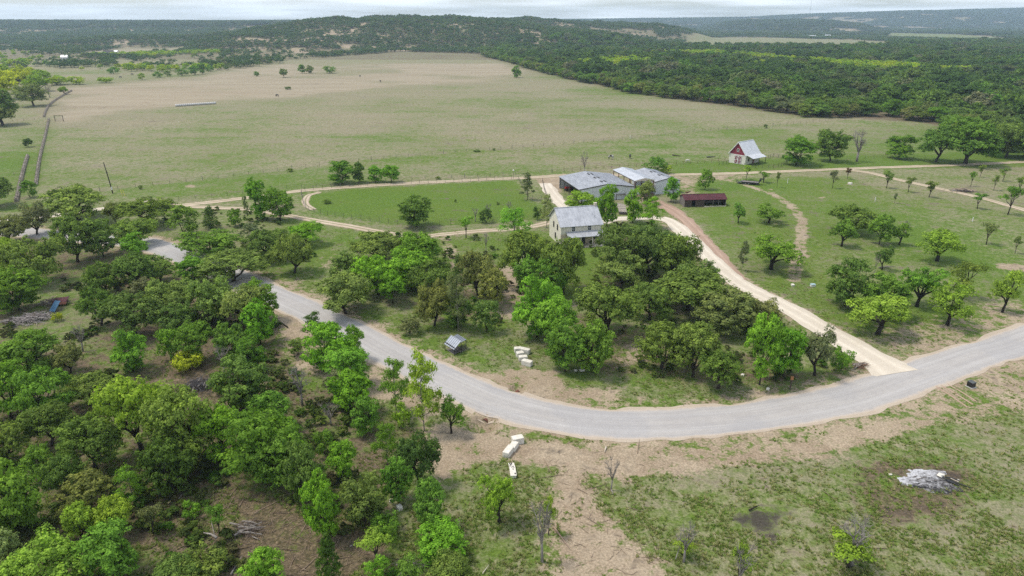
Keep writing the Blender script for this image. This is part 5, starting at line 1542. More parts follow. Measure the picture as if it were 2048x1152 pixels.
def stone_wall(pts, w_, h_, name, label, seed):
    C = catmull([at(*p) for p in pts], .42)
    rs = random.Random(seed); x0, y0 = C[0]; z0 = H1(x0, y0)
    t = tag(empty(name, (x0, y0, z0)), label, 'wall'); mb = MB(); core = MB()
    for i in range(len(C)-1):
        a = C[i]; d = C[i+1]-C[i]; d = d/np.linalg.norm(d); nn = np.array([-d[1], d[0]]); z = H1(*a)-z0
        for j in (-1, 0, 1):
            for lev in range(3):
                if lev == 2 and (j != 0 or rs.random() < .3): continue
                q = a-C[0]+nn*j*w_*.33+d*rs.uniform(-.12, .12); s = rs.uniform(.15, .26); zz = z+lev*h_*.36+rs.uniform(-.05, .05)
                vs = [(q[0]+sx*s*rs.uniform(.8, 1.2), q[1]+sy*s*rs.uniform(.8, 1.2), zz+(h_*.42 if sz else 0)*rs.uniform(.85, 1.15)) for sz in (0, 1) for sx, sy in ((-1,-1),(1,-1),(1,1),(-1,1))]
                mb.add(vs, [(4,5,6,7),(0,1,5,4),(1,2,6,5),(2,3,7,6),(3,0,4,7)])
    tag(mb.build('stones', M_WALLST, t), kind='stuff')
M_WALLST = simple('field_stone', (.36, .31, .25), (.20, .17, .14), 1.5, .95, 0, .3)
stone_wall([(72,372),(78,330),(86,290),(93,262),(98,239)], .6, .9, 'dry_stone_wall', 'dry stone wall along the left side of the big pasture, lower run', 1)
stone_wall([(88,234),(92,222),(100,210),(118,198),(134,188),(144,183)], .7, .9, 'dry_stone_wall', 'dry stone wall curving up the left side of the pale pasture, upper run', 2)
stone_wall([(33,402),(40,372),(48,340),(56,314)], .7, 1.0, 'dry_stone_wall', 'short dark stone wall at the left, near the edge oaks', 3)

# wooden gate frame in the pasture
gx, gy = at(119, 243)
g = tag(empty('gate_frame', (gx, gy, H1(gx, gy))), 'square timber gate frame standing beside the stone wall', 'gate')
for x in (-2.2, 2.2): MB().tube([(x, 0, -.2), (x, 0, 3.2)], .16, 7).build('post', M_WOOD, g)
MB().tube([(-2.3, 0, 3.0), (2.3, 0, 3.0)], .12, 6).build('top_beam', M_WOOD, g)
for z in (.5, .95, 1.4): MB().tube([(-2.1, 0, z), (2.1, 0, z)], .04, 5).build('rail', M_GREYW, g)

# utility pole
px_, py_ = at(226, 387)
u = tag(empty('utility_pole', (px_, py_, H1(px_, py_))), 'leaning dark wooden utility pole by the pasture fence', 'pole')
MB().tube([(0, 0, -.3), (-.6, .3, 5), (-1.25, .6, 9.6)], [.17, .15, .11], 8).build('pole', M_DARKBARK, u)
MB().tube([(-1.25, .5, 6.4), (-.4, .45, 6.5)], .05, 5).build('bracket', M_STEEL, u)
MB().tube([(-.12, .05, 1.2), (-.17, .1, 2.1)], .185, 8).build('marker_band', M_WHITE, u)
for dx in (2.4, 3.1): MB().tube([(dx+2.2, -3.0, 0), (dx+1.0, -1.5, 1.6)], .06, 5).build('guy_guard', simple('yellow_plastic', (.5, .42, .05)), u)
MB().tube([(4.6, -3., 0), (-1.0, .5, 7.6)], .015, 3).build('guy_wire', M_STEEL, u)

# posts and pegs
def peg(px, py, h_, r, mat, name, label, cat, group=None):
    x, y = at(px, py); MB().tube([(0, 0, -.1), (0, 0, h_)], r, 7).box(-r*1.1, r*1.1, -r*1.1, r*1.1, h_, h_+.05).build(name, mat, None, loc=(x, y, H1(x, y)), label=label, cat=cat, group=group)
peg(1575, 366, 1.7, .09, M_WHITE, 'marker_post', 'white marker post in the grass right of the trailer', 'post')
peg(1750, 402, 1.2, .09, M_WHITE, 'marker_post', 'white marker post in the middle of the green orchard field', 'post')
peg(1945, 442, 1.2, .09, M_WHITE, 'marker_post', 'white marker post in the dry grass at the right', 'post')
peg(1260, 278, 1.6, .10, M_WHITE, 'marker_post', 'white post in the long pasture fence', 'post')
peg(1244, 447, .7, .10, M_WHITE, 'marker_post', 'short white post on the driveway loop', 'post')
px_, py_ = at(1580, 778)
sg = tag(empty('sign_post', (px_, py_, H1(px_, py_))), 'brown wooden post with a small box top at the roadside near the driveway', 'post')
MB().tube([(0, 0, -.2), (.05, 0, 1.9)], .11, 8).build('post', M_WOOD, sg)
MB().box(-.16, .24, -.13, .13, 1.65, 2.15).build('box', simple('orange_wood', (.36, .17, .07)), sg)
MB().tube([(.05, 0, .8), (1.2, .6, .75), (2.6, 1.2, .5)], .02, 4).build('wire', M_STEEL, sg)
# yard light / dish on the lane fence
px_, py_ = at(1027, 357)
yl = tag(empty('yard_light', (px_, py_, H1(px_, py_))), 'thin pole with a round white lamp head at the paddock corner', 'lamp')
MB().tube([(0, 0, -.1), (0, 0, 2.6)], .05, 6).build('pole', M_STEEL, yl)
mb = MB().tube([(0, -.1, 2.6), (0, -.16, 2.95), (0, .1, 3.1)], [.12, .34, .1], 10); mb.build('lamp_head', M_WHITE, yl, True)

# ---- gooseneck trailer
x1, y1 = at(1478, 365); x2, y2 = at(1524, 369)
an = math.atan2(y2-y1, x2-x1)
t = tag(empty('flatbed_trailer', (x1, y1, H1(x1, y1)), an), 'black gooseneck flatbed trailer parked on the grass beside the faint track', 'trailer')
MB().box(.9, 6.2, -1.2, 1.2, .72, .80).build('deck', M_GREYW, t)
MB().box(.9, 6.3, -1.34, -1.16, .45, .92).box(.9, 6.3, 1.16, 1.28, .55, .9).box(6.2, 6.35, -1.28, 1.28, .5, .95).box(1.2, 6.2, -.4, -.28, .45, .72).box(1.2, 6.2, .28, .4, .45, .72).build('frame', M_BLACK, t)
MB().slab((-.3, -1.15, .2), (.9, -1.15, .72), (.9, 1.15, .72), (-.3, 1.15, .2), .08).build('ramp', M_BLACK, t)
for yy in (-.9, .9): MB().beam((-.25, yy, .25), (-.9, yy, .95), .5, .08).build('tail_ramp', M_BLACK, t)
mb = MB()
for yy in (-.5, .5): mb.beam((6.3, yy, .7), (6.5, yy, 2.05), .16, .16); mb.beam((6.4, yy, 2.0), (7.7, yy*.4, 2.05), .18, .22)
mb.box(6.3, 6.9, -.75, .75, 1.25, 1.75); mb.build('gooseneck', M_BLACK, t)
MB().tube([(7.65, 0, 2.0), (7.75, 0, 1.0)], .1, 8).build('coupler', M_BLACK, t)
for x in (2.3, 3.2):
    for yy in (-1.0, 1.0): 
        w_ = MB().tube([(x, yy-.14, .36), (x, yy+.14, .36)], .38, 16).build('wheel', M_BLACK, t)
        MB().tube([(x, yy-.16, .36), (x, yy+.16, .36)], .17, 10).build('rim', M_WHITE, w_)

M_TIN = metal_roof('old_tin', (.33, .36, .41), (.20, .22, .26))
# ---- lean-to tin shelter across the road
px_, py_ = at(913, 702)
sh = tag(empty('tin_shelter', (px_, py_, H1(px_, py_)), R(42)), 'small open shelter with two sagging tin roofs meeting in a valley on thin posts', 'shelter')
sh.scale = (.84, .84, .84)
def tin(a, b, c, d, n, nm):
    mb = MB().slab(a, b, c, d, .03); A, B_, C_, D_ = map(Vector, (a, b, c, d))
    for i in range(n+1):
        f = i/n; mb.beam(A.lerp(B_, f)+Vector((0, 0, .05)), D_.lerp(C_, f)+Vector((0, 0, .05)), .05, .04)
    return mb.build(nm, M_TIN, sh)
tin((-1.7, -1.5, 1.3), (-1.7, 1.6, 1.45), (.05, 1.6, 2.75), (.05, -1.5, 2.6), 6, 'left_roof').data.flip_normals()
tin((.1, -.9, 1.9), (.1, 1.9, 2.05), (2.0, 2.1, 2.15), (2.0, -.7, 2.0), 6, 'right_roof').data.flip_normals()
for (x, y, z) in ((-1.6, -1.4, 1.3), (-1.6, 1.5, 1.4), (.1, -1.4, 2.2), (.1, 1.6, 2.1), (1.9, -.6, 1.95), (1.9, 2.0, 2.1)):
    MB().tube([(x, y, -.2), (x, y, z)], .07, 6).build('post', M_DKFR, sh)
MB().beam((-1.5, -1.4, .8), (.1, -1.4, .8), .1, .1).beam((-1.5, -1.4, 1.6), (-1.5, 1.5, 1.8), .1, .12).beam((-1.5, -1.45, .15), (.1, -1.4, 1.3), .08, .08).build('brace', M_DKFR, sh)
for i in range(7): MB().beam((-.1+i*.3, -1.3+i*.1, .0), (-.05+i*.3, -1.3+i*.1, 1.15+.1*(i % 3)), .12, .04).build('slat', M_GREYW, sh)
mb = MB()
for i in range(9): mb.beam((-1.3+i*.3, -1.0, .05), (-1.2+i*.3, 1.6, .12), .22, .05)
tag(mb.build('old_floor_boards', M_GREYW, sh), kind='stuff')

# ---- quarried blocks
def block(px, py, l_, w_, h_, rz, name, label, mat=M_QUARRY, seed=0, tilt=0.):
    x, y = at(px, py); rs = random.Random(seed)
    bm = MB(); nx, ny, nz = 7, 4, 3
    import bmesh
    b = bmesh.new(); bmesh.ops.create_cube(b, size=1); bmesh.ops.subdivide_edges(b, edges=b.edges[:], cuts=3, use_grid_fill=True)
    for v in b.verts:
        e = sum(abs(abs(q)-.5) < 1e-4 for q in v.co)
        v.co *= (1-.035*(e-1))
        v.co += Vector((rs.uniform(-1, 1), rs.uniform(-1, 1), rs.uniform(-1, 1)))*.012
        v.co = Vector((v.co.x*l_, v.co.y*w_, (v.co.z+.5)*h_-.05))
    me = bpy.data.meshes.new(name); b.to_mesh(me); b.free(); me.materials.append(mat)
    o = bpy.data.objects.new(name, me); link(o); o.location = (x, y, H1(x, y)); o.rotation_euler = (tilt, 0, R(rz))
    tag(o, label, 'stone block'); return o
block(1035, 885, 1.5, .95, .95, 20, 'limestone_block', 'white sawn limestone block nearest the road, topmost of the three', seed=1)
block(1027, 897, 1.5, .85, .75, 68, 'limestone_block', 'white limestone block in the middle, wedged between two others', seed=2)
block(1017, 907, 1.9, .85, .8, 66, 'limestone_block', 'long white limestone block, lowest of the three below the road', seed=3)
for i, (px, py, l_, rz, lab) in enumerate(((1036, 704, 1.25, 10, 'pale limestone block at the upper left of the roadside heap'), (1050, 706, 1.7, -28, 'long pale limestone block at the upper right of the heap'),
                                         (1040, 713, 1.2, 20, 'pale limestone block in the middle of the heap'), (1046, 721, 1.4, 8, 'pale limestone block below the middle one of the heap'), (1054, 730, 1.7, -30, 'long pale limestone block at the lower end of the heap'))):
    block(px, py, l_, .9, .85, rz, 'limestone_block', lab, seed=10+i)
# holed bright block
x, y = at(1025, 944)
hb = tag(empty('holed_block', (x, y, H1(x, y)), R(96)), 'bright white rough slab pitted with dark holes beside the vase-shaped small tree', 'stone block')
MB().slab((-1.25, -.36, .35), (.15, -.36, .48), (.15, .36, .48), (-1.25, .36, .35), .1).slab((.15, -.36, .48), (1.25, -.30, .35), (1.25, .38, .35), (.15, .36, .48), .1).box(-1.2, 1.2, -.3, .3, -.1, .36).build('slab', M_QUARRY, hb)
rs = random.Random(2)
for i in range(9):
    xx, yy = rs.uniform(-1.1, 1.1), rs.uniform(-.25, .25); MB().tube([(xx, yy, .45), (xx+.02, yy, .60)], [.09, .075], 6).build('hole_shade', M_DKFR, hb)  # solid dark plugs painted in place of the shade in open pits
for i, (px, py, s, lab) in enumerate(((1151, 741, .5, 'small pale stone under the two-trunked elm'), (1164, 741, .7, 'second small pale stone under the two-trunked elm, nearer its right trunk'), (1485, 750, .6, 'pale stone in the shade of the vivid tree'),
                                    (782, 1003, .5, 'small white stone on the brown path under the cedar'), (799, 1017, .8, 'flat tan stone below the small white stone'), (1896, 648, .6, 'white stones at the foot of the lime mesquite'),
                                    (1781, 949, .35, 'tiny white stone left of the ash heap'), (1916, 961, .35, 'tiny white stone right of the ash heap'), (1536, 778, .6, 'pale stone at the roadside left of the wooden post'),
                                    (1585, 573, .8, 'flat pale stone in the grass above the driveway'), (1700, 368, 1.2, 'flat pale rock patch below the lane fork'))):
    block(px, py, s, s*.7, s*.5, 30*i, 'stone', lab, M_QUARRY, 40+i)

# white box with a blue lid, black box on its slab, culverts
x, y = at(1625, 574)
c = tag(empty('cooler_box', (x, y, H1(x, y)), R(10)), 'small white box with a pale blue lid in the grass', 'box')
MB().box(-.45, .45, -.3, .3, 0, .42).build('body', M_WHITE, c); MB().box(-.47, .47, -.32, .32, .42, .52).build('lid', simple('pale_blue', (.45, .62, .68)), c)
x, y = at(1941, 775)
c = tag(empty('utility_box', (x, y, H1(x, y)), R(22)), 'black utility box on a white slab beside the road', 'box'); c.scale = (.8, .8, .85)
MB().box(-.65, .65, -.65, .65, -.1, .12).build('slab', M_CONC, c); MB().box(-.5, .5, -.5, .5, .12, .95).build('cabinet', M_BLACK, c)
MB().slab((-.53, -.53, .95), (.53, -.53, .95), (.53, .53, 1.02), (-.53, .53, 1.02), .05).build('lid', simple('grey_lid', (.10, .11, .11)), c)
def culvert(px, py, r, rz, lab, zc=-.75, ln=2.2):
    x, y = at(px, py, zc)
    c = tag(empty('culvert_pipe', (x, y, zc), R(rz)), lab, 'pipe')
    n = 18; V = []; 
    for yy, rr in ((0, r), (ln, r), (ln, r*.86), (0, r*.86)):
        V += [(rr*math.cos(2*math.pi*k/n), yy, rr*math.sin(2*math.pi*k/n)) for k in range(n)]
    F = []
    for j in range(4):
        for k in range(n): F.append((j*n+k, j*n+(k+1) % n, ((j+1) % 4)*n+(k+1) % n, ((j+1) % 4)*n+k))
    MB().add(V, F).build('pipe', M_RUSTB, c)
    MB().tube([(0, .7, 0), (0, .75, 0)], r*.86, 16).build('shade_disc', M_BLACK, c)  # black disc stands in for the shade inside the pipe
culvert(969, 845, .48, -28, 'larger rusty culvert pipe opening in the bank under the road')
culvert(984, 846, .42, -24, 'smaller rusty culvert pipe beside the larger one under the road')
culvert(1036, 784, .35, 150, 'rusty pipe end on the upper side of the road', -.42, 1.5)

# ---- lumber stack and small tin roofed store between the trees
x, y = at(1244, 422)
ls = tag(empty('lumber_stack', (x, y, H1(x, y)), R(86)), 'long stack of weathered planks between two young trees', 'lumber')
for i in range(11):
    MB().box(-4.5+rs.uniform(-.2, .2), 5.5+rs.uniform(-.5, .5), -1.0+i*.19, -1.0+i*.19+.17, .5+rs.uniform(-.05, .05), .62+rs.uniform(-.04, .05)).build('plank', M_GREYW, ls)
for k in range(6): MB().box(-4.6+k*1.9, -4.4+k*1.9, -1.05, 1.15, -.1, .46).build('bearer', M_WOOD, ls)
for k in range(14): MB().box(-4.4+k*.62, -4.1+k*.62, -1.1, 1.2, .68, .76+rs.uniform(0, .05)).build('plank', M_STONE2 if k % 3 else M_GREYW, ls)
for i, (px, py, lab, w_) in enumerate(((1238, 396, 'grey slatted lean-to roof behind the lumber stack', 3.0), (1268, 396, 'smaller grey tin lean-to right of the lumber stack', 3.0))):
    x, y = at(px, py); q = tag(empty('lean_to', (x, y, H1(x, y)), R(8)), lab, 'shelter')
    mb = MB().slab((-w_/2, -2.0, 1.5), (w_/2, -2.0, 1.5), (w_/2, 1.6, 2.3), (-w_/2, 1.6, 2.3), .06)
    for k in range(9): xx = -w_/2+.05+k*(w_-.1)/8; mb.beam((xx, -2.0, 1.59), (xx, 1.6, 2.39), .05, .05)
    mb.build('roof', M_GREYW if i == 0 else M_ROOF, q)
    for sx in (-1, 1):
        for yy, zz in ((-1.9, 1.5), (1.5, 2.25)): MB().box(sx*(w_/2-.1)-.06, sx*(w_/2-.1)+.06, yy, yy+.12, -.1, zz).build('post', M_WOOD, q)

# ---- row of round bales across the pasture
p0 = np.array(at(351, 213)); p1 = np.array(at(432, 208)); nb = 20
bale = MB().tube([(-.68, 0, .72), (.68, 0, .72)], .75, 14).mesh('hay_bale', simple('bale_wrap', (.62, .60, .57), (.46, .44, .41), 4, .9), True)
dirb = (p1-p0)/np.linalg.norm(p1-p0); step = np.linalg.norm(p1-p0)/nb
for i in range(nb):
    q = p0+dirb*step*(i+.5); o = bpy.data.objects.new('hay_bale', bale); link(o); o.location = (q[0], q[1], H1(*q)); o.rotation_euler = (0, 0, math.atan2(dirb[1], dirb[0])+rs.uniform(-.05, .05)); o.scale = (step/1.4, 1, 1)
    tag(o, 'grey weathered round bale in the long row across the pasture', 'hay bale', 'row of round bales in the pasture')

# ---- ash heap with charred logs
x, y = at(1856, 962)
ah = tag(empty('ash_heap', (x, y, H1(x, y)), R(-8)), 'white and grey ash heap with charred logs on scorched grass', 'ash heap')
ah.scale = (.92, .92, .60)
nx, ny = 90, 60; Lx_, Ly_ = 3.6, 2.5
gx_, gy_ = np.meshgrid(np.linspace(-1, 1, nx), np.linspace(-1, 1, ny))
ang = np.arctan2(gy_, gx_); rr = np.hypot(gx_, gy_)*(1+.22*np.sin(ang*3+1)+.12*np.sin(ang*5))*(.78+.5*vnoise(np.cos(ang)*3, np.sin(ang)*3, 1.3, 8))+.25*(vnoise(gx_, gy_, 9, 9)-.5)
zz = .48*np.clip(1-rr**2, -.3, 1)*(.45+.55*sst(-.7, .5, gx_))+.16*(vnoise(gx_, gy_, 5, 3)-.5)+.10*(vnoise(gx_, gy_, 12, 4)-.5)
zz = np.where(rr > .98, -.15, zz)
V = np.column_stack([(gx_*Lx_).ravel(), (gy_*Ly_).ravel(), zz.ravel()]); idx = np.arange(nx*ny).reshape(ny, nx)
F = np.stack([idx[:-1, :-1], idx[:-1, 1:], idx[1:, 1:], idx[1:, :-1]], -1).reshape(-1, 4)
m, nt, b = new_mat('ash'); tcn = nt.nodes.new('ShaderNodeTexCoord').outputs['Object']
f = math_(nt, 'ADD', math_(nt, 'MULTIPLY', noise(nt, mapped(nt, tcn, (.7, 1.3, 1), (0, 0, .3)), 1.0, 6, .7, 1.5), .55), math_(nt, 'MULTIPLY', noise(nt, mapped(nt, tcn, (1, 1.8, 1), (0, 0, .3)), 3.2, 5, .7, .8), .45)); f2 = noise(nt, tcn, 5, 4)
sx = nt.nodes.new('ShaderNodeSeparateXYZ'); nt.links.new(tcn, sx.inputs[0])
v = math_(nt, 'ADD', f, math_(nt, 'MULTIPLY', sx.outputs[1], .035)); v = math_(nt, 'SUBTRACT', v, math_(nt, 'MULTIPLY', sx.outputs[0], .022))
cc = mixc(nt, mrange(nt, v, .42, .50), (.035, .032, .031), (.20, .195, .195)); cc = mixc(nt, mrange(nt, v, .49, .60), cc, (.46, .46, .475))
cc = mixc(nt, mrange(nt, f2, .55, .7, 0, .6), cc, (.12, .11, .11))
nt.links.new(cc, b.inputs['Base Color']); b.inputs['Roughness'].default_value = 1
o = bpy.data.objects.new('ash', np_mesh('ash', V, F, m, smooth=True)); link(o, ah)
for (a, b_, r) in (((2.0, .5, .45), (4.9, -.9, .12), .11), ((2.4, .9, .4), (3.9, .5, .25), .13), ((-2.3, -1.3, .1), (-1.0, -1.6, .12), .14), ((-1.0, -1.4, .2), (-.2, -2.0, .1), .16), ((2.2, 0, .5), (3.4, -.6, .2), .17), ((1.2, -1.6, .2), (1.9, -2.2, .1), .12)):
    MB().tube([a, tuple((np.array(a)+np.array(b_))/2+np.array([0, .05, .03])), b_], [r, r*.9, r*.6], 7).build('charred_log', M_BLACK, ah)
for i in range(16):
    a = rs.uniform(0, 6.28); r_ = rs.uniform(.2, .85); xx, yy = math.cos(a)*r_*3.0, math.sin(a)*r_*2.0; l_ = rs.uniform(.15, .5)
    MB().tube([(xx-l_, yy-l_*.3, .30*(1-r_)+.12), (xx+l_, yy+l_*.3, .30*(1-r_)+.2)], [.09, .06], 5).build('charred_log', M_BLACK if i % 3 else M_GREYW, ah)
MB().tube([(1.7, 1.0, .3), (1.9, 1.2, .62), (2.3, 1.1, .6)], [.35, .32, .2], 8).build('ashen_stump', M_QUARRY, ah)
MB().tube([(2.9, .7, .4), (3.6, .1, .35)], .06, 5).build('bare_log', M_STONE2, ah)

# ---- brush piles
def brush(px, py, Lw, Ww, Hh, n, rz, label, mat, seed, thick=.06):
    x, y = at(px, py); rs = random.Random(seed)
    t = tag(empty('brush_pile', (x, y, H1(x, y)), R(rz)), label, 'brush pile')
    mb = MB()
    for i in range(n):
        u, v = rs.gauss(0, .42), rs.gauss(0, .42); hz = Hh*max(0, 1-(u*u+v*v))*rs.random()
        p = Vector((u*Lw, v*Ww, hz+.05)); a = rs.uniform(0, 6.28); l_ = rs.uniform(.5, 1.7); d = Vector((math.cos(a), math.sin(a)*.7, rs.uniform(-.25, .4)))*l_
        k = rs.uniform(.3, 1)*thick; q = p+d*.5+Vector((rs.uniform(-.15, .15), rs.uniform(-.15, .15), rs.uniform(-.05, .2)))
        e = p+d; e.z = max(.03, e.z)
        mb.tube([p, q, e], [k, k*.75, k*.35], 4)
        if rs.random() < .5: mb.tube([q, q+Vector((rs.uniform(-.5, .5), rs.uniform(-.5, .5), rs.uniform(0, .35)))], [k*.5, k*.2], 3)
    tag(mb.build('branches', mat, t), kind='stuff')
    for i in range(7):
        a = rs.uniform(-.5, .9); c0 = Vector((rs.uniform(-.6, .5)*Lw, rs.uniform(-.5, .5)*Ww, Hh*.5))
        d = Vector((math.cos(a), math.sin(a), rs.uniform(-.2, .1)))*rs.uniform(.9, 1.5)
        MB().tube([c0-d, c0+Vector((0, 0, .15)), c0+d], [.10, .09, .05], 6).build('limb', M_DEAD, t)
    return t
brush(68, 640, 3.6, 2.2, 1.1, 480, 20, 'pale grey heap of piled branches in the left clearing', simple('bleached_wood', (.46, .41, .38), (.24, .21, .20)), 1, .085)
brush(112, 608, 3.0, 1.5, 1.1, 260, 10, 'darker brushwood heap behind, around the blue sheet', simple('dark_brush', (.20, .15, .14), (.10, .075, .07)), 2)
brush(402, 776, 2.6, 3.0, .9, 380, 60, 'dark heap of grey twigs under the yellow bushes', simple('grey_twigs', (.13, .12, .125), (.07, .065, .065)), 3, .045)
brush(498, 1060, 1.8, 1.8, .7, 160, 0, 'tangle of thin grey sticks on the chipped ground', simple('brown_twigs', (.20, .15, .12), (.10, .08, .07)), 4, .03)
brush(22, 645, 1.0, .9, .8, 90, 0, 'small dark tangle of twigs left of the pale branch heap', simple('dark_twigs', (.10, .075, .065), (.06, .045, .04)), 5, .04)
brush(822, 1140, 1.6, 1.3, .6, 120, 0, 'grey twig tangle at the bottom scrub', simple('grey_twigs_b', (.20, .18, .17), (.10, .09, .085)), 6, .035)
brush(1718, 733, 1.1, .8, .5, 90, 0, 'small reddish heap of dead branches beside the driveway mouth', simple('red_twigs', (.26, .15, .09), (.14, .08, .05)), 7, .04)
brush(1925, 383, 4.0, 1.2, .5, 120, -12, 'dark low line of brush between the two lanes', simple('dark_twigs_b', (.08, .06, .05), (.05, .04, .035)), 8, .06)
x, y = at(111, 622)
q = tag(empty('blue_sheet', (x, y, H1(x, y)+.1), R(-12)), 'upright blue metal sheet leaning on the dark brushwood heap', 'sheet')
mb = MB().slab((-.62, -.75, .1), (.62, -.75, .1), (.72, .9, 1.6), (-.5, .9, 1.6), .05)
for i in range(6): mb.beam((-.55+i*.22, -.75, .17), (-.45+i*.22, .9, 1.67), .04, .04)
mb.build('sheet', simple('blue_metal', (.10, .21, .33), (.08, .17, .27)), q)
MB().beam((-.6, -.8, .08), (.75, .95, .1), .1, .1).build('plank', M_GREYW, q)
x, y = at(124, 609)
q = tag(empty('rusty_sheet', (x, y, H1(x, y)+.25), R(8)), 'rusty red metal sheets behind the blue sheet', 'sheet')
MB().slab((-1.4, -.5, .3), (1.1, -.6, .5), (1.3, .7, 1.0), (-1.2, .6, .9), .05).build('sheet', M_RUST, q); MB().slab((-1.0, -1.1, .1), (1.2, -1.0, .15), (1.2, -.5, .5), (-1.0, -.5, .5), .05).build('lower_sheet', M_RUSTB, q)
x, y = at(72, 630)
tree('bush', 'red', 58, 86, 624, 638, 'small dark red leafy branch on top of the pale branch heap')
tree('bush', 'yellow', 104, 126, 620, 642, 'small yellow-green bush in front of the brush heaps')

# fallen trunks, each a thing
def log(pts, r, mat, label, zs=None):
    P = [at(*p) for p in pts]; x0, y0 = P[0]; z0 = H1(x0, y0)
    zs = zs or [.2]*len(P)
    MB().tube([(p[0]-x0, p[1]-y0, H1(*p)-z0+z) for p, z in zip(P, zs)], [r*(1-.75*i/(len(P)-1)) for i in range(len(P))], 6).build('fallen_log', mat, None, True, loc=(x0, y0, z0), label=label, cat='log')
log([(437,1097),(425,1082),(405,1074),(384,1072)], .13, M_DEAD, 'curved white fallen limb on the brown mulch', [1.4, .9, .6, .2])
log([(434,1092),(430,1078),(427,1066)], .07, M_DEAD, 'upright white stub beside the curved fallen limb', [.9, 1.2, 1.6])
log([(576,658),(562,648),(545,636)], .12, M_DARKBARK, 'dark charred log lying on the red verge soil')
log([(462,1152),(474,1132),(484,1115)], .10, M_DEAD, 'pale crooked stick in the thicket at the bottom edge')
log([(358,1000),(368,988),(376,970)], .05, M_DEAD, 'thin bent pale stick on the dark ground')
log([(336,1010),(344,1003)], .12, simple('fresh_wood', (.50, .42, .20)), 'short fresh-cut yellow log on the dark ground')
log([(1212,895),(1209,905)], .13, M_STONE2, 'pale short log lying below the road')
log([(1222,980),(1226,990)], .08, M_DEAD, 'pale curved stick at the foot of the bare young tree')
log([(1351,1120),(1358,1106),(1364,1100)], .06, M_DEAD, 'pale fallen branch leaning at the leafless small tree', [.1, .8, 1.2])
log([(1108,1057),(1138,1098)], .12, M_RED, 'brown rotten trunk lying across the bare track')
log([(1498,1022),(1518,1013)], .12, M_DARKBARK, 'dark log beside the black scorched patch')
log([(1758,537),(1790,534)], .16, M_DEAD, 'fallen grey trunk beside the broken stump in the orchard')
log([(738,1064),(768,1076),(790,1082)], .09, M_DARKBARK, 'long dark branch lying under the dark broadleaf tree')
log([(700,1096),(712,1090)], .10, M_DEAD, 'short white log right of the cone-shaped cedar')
log([(505,1076),(520,1082)], .08, M_DEAD, 'short pale stick on the open mulch')
log([(1345,309),(1362,311)], .3, M_BARK, 'dark log lying in the pasture behind the sheds')
log([(1414,313),(1431,312)], .35, M_BLACK, 'black feed trough lying in the pasture left of the barn')
log([(1372,386),(1382,383)], .25, M_RUSTB, 'rusty scrap beside the red-roofed shed')
log([(352,1146),(360,1128)], .05, M_DEAD, 'thin pale stick at the bottom of the olive scrub')
log([(965,1150),(978,1132)], .06, M_STONE2, 'pale stick in the grass at the bottom edge')

# wheel ruts crossing the verge opposite the driveway
for (a, b_) in (((1870,772),(1935,815)), ((1876,768),(1946,810)), ((1893,768),(1952,803))):
    o = ribbon('tyre_track', [at(*a), at((a[0]+b_[0])/2, (a[1]+b_[1])/2-1), at(*b_)], .30, M_RED, .04, .08, .5, nseg=2)

# ---- horses and cattle in the pasture
def beast(px, py, rz, mat, label, cat, s=1., graze=True):
    x, y = at(px, py)
    V = [(0, 0, 1.15), (.45, 0, 1.2), (.75, 0, 1.25), (1.0, 0, 1.2 if graze else 1.6), (1.2, 0, .75 if graze else 1.85), (1.3, 0, .25 if graze else 1.75),
         (-.45, 0, 1.2), (-.75, 0, 1.15), (-.85, 0, .7), (.62, .2, 1.0), (.66, .2, .5), (.62, .2, .05), (.62, -.2, 1.0), (.7, -.2, .5), (.66, -.2, .05),
         (-.68, .2, 1.0), (-.58, .2, .55), (-.7, .2, .05), (-.68, -.2, 1.0), (-.62, -.2, .55), (-.74, -.2, .05)]
    E = [(0,1),(1,2),(2,3),(3,4),(4,5),(0,6),(6,7),(7,8),(2,9),(9,10),(10,11),(2,12),(12,13),(13,14),(7,15),(15,16),(16,17),(7,18),(18,19),(19,20)]
    rad = [.36,.36,.30,.2,.15,.11,.36,.27,.04,.14,.07,.06,.14,.07,.06,.16,.08,.06,.16,.08,.06]
    me = bpy.data.meshes.new('body'); me.from_pydata(V, E, []); me.update()
    o = bpy.data.objects.new(cat, me); link(o); o.location = (x, y, H1(x, y)); o.rotation_euler = (0, 0, R(rz)); o.scale = (s, s, s)
    md = o.modifiers.new('skin', 'SKIN')
    for i, sv in enumerate(me.skin_vertices[0].data): sv.radius = (rad[i], rad[i]*1.1); sv.use_root = (i == 0)
    o.modifiers.new('sub', 'SUBSURF').levels = 1; o.modifiers['sub'].render_levels = 1
    me.materials.append(mat); tag(o, label, cat)
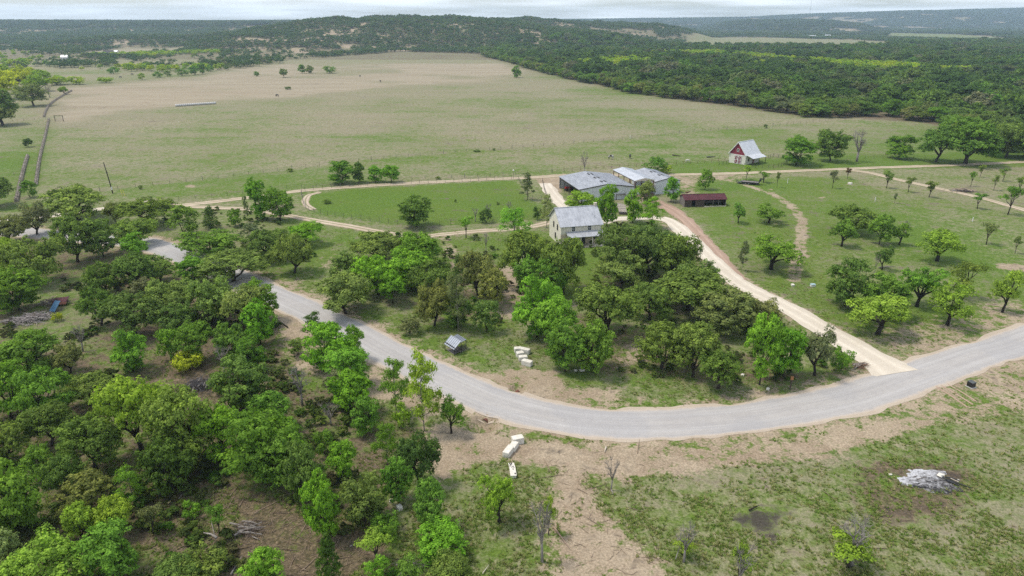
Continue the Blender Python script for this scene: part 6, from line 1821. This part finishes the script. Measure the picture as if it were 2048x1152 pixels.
M_PIED = simple('pied_coat', (.55, .52, .48), (.05, .04, .035), .9, .8, 0, 0, thr=(.44, .52))
beast(1221, 318, 20, M_PIED, 'dark and white pied horse grazing in the pasture behind the sheds', 'horse', 1.1)
beast(1260, 316, 80, M_DKFR, 'dark horse facing away in the pasture behind the sheds', 'horse', 1.05)
beast(1376, 323, 170, simple('white_coat', (.68, .64, .57)), 'white animal lying near the fence left of the barn', 'goat', .8)
for i, (px, py, lab) in enumerate(((241, 157, 'black cow at the far left pasture edge'), (264, 151, 'black cow beside the tiny lime bush'), (720, 154, 'lone dark cow on the pale far pasture'), (761, 165, 'brown cow right of the lone dark cow'), (555, 194, 'dark cow in the middle of the green pasture'), (434, 131, 'black cow right of the far hedge'), (338, 148, 'black cow under the far hedge'))):
    beast(px, py, 40*i, M_BLACK if i != 3 else M_BARK, lab, 'cow', 1.15)
for i, (px, py, w_, lab) in enumerate(((900,278,9,''),)): pass
for x0, x1, y0, y1, lab in ((870,882,352,358,'small weed clump on the lane fence'),(946,962,298,304,'weed clump at the pasture fence, middle'),(984,992,296,301,'tiny weed clump right of the fence middle'),(572,588,336,344,'weed clump on the pasture fence'),(276,287,370,378,'dark weed clump on the fence right of the pole'),(1526,1536,248,255,'dark weed on the fence near the wood'),
                            (645,664,398,408,'small grey shrub in the paddock by its inner track'),(908,914,400,405,'tiny dark weed in the paddock'),(992,1000,403,410,'small dark weed in the paddock near the bare shrub')):
    tree('bush', 'dolive', x0, x1, y0, y1, lab)

# ================================================================== AIR
m = bpy.data.materials.new('haze'); m.use_nodes = True; nt = m.node_tree; nt.nodes.clear()
o_ = nt.nodes.new('ShaderNodeOutputMaterial'); pv = nt.nodes.new('ShaderNodeVolumePrincipled')
pv.inputs['Color'].default_value = (.62, .80, 1.0, 1); pv.inputs['Density'].default_value = HAZE; pv.inputs['Anisotropy'].default_value = .2
nt.links.new(pv.outputs[0], o_.inputs['Volume'])
MB().box(-9600, 9600, -320, 9500, -4.5, 205).build('haze', m, kind='stuff')
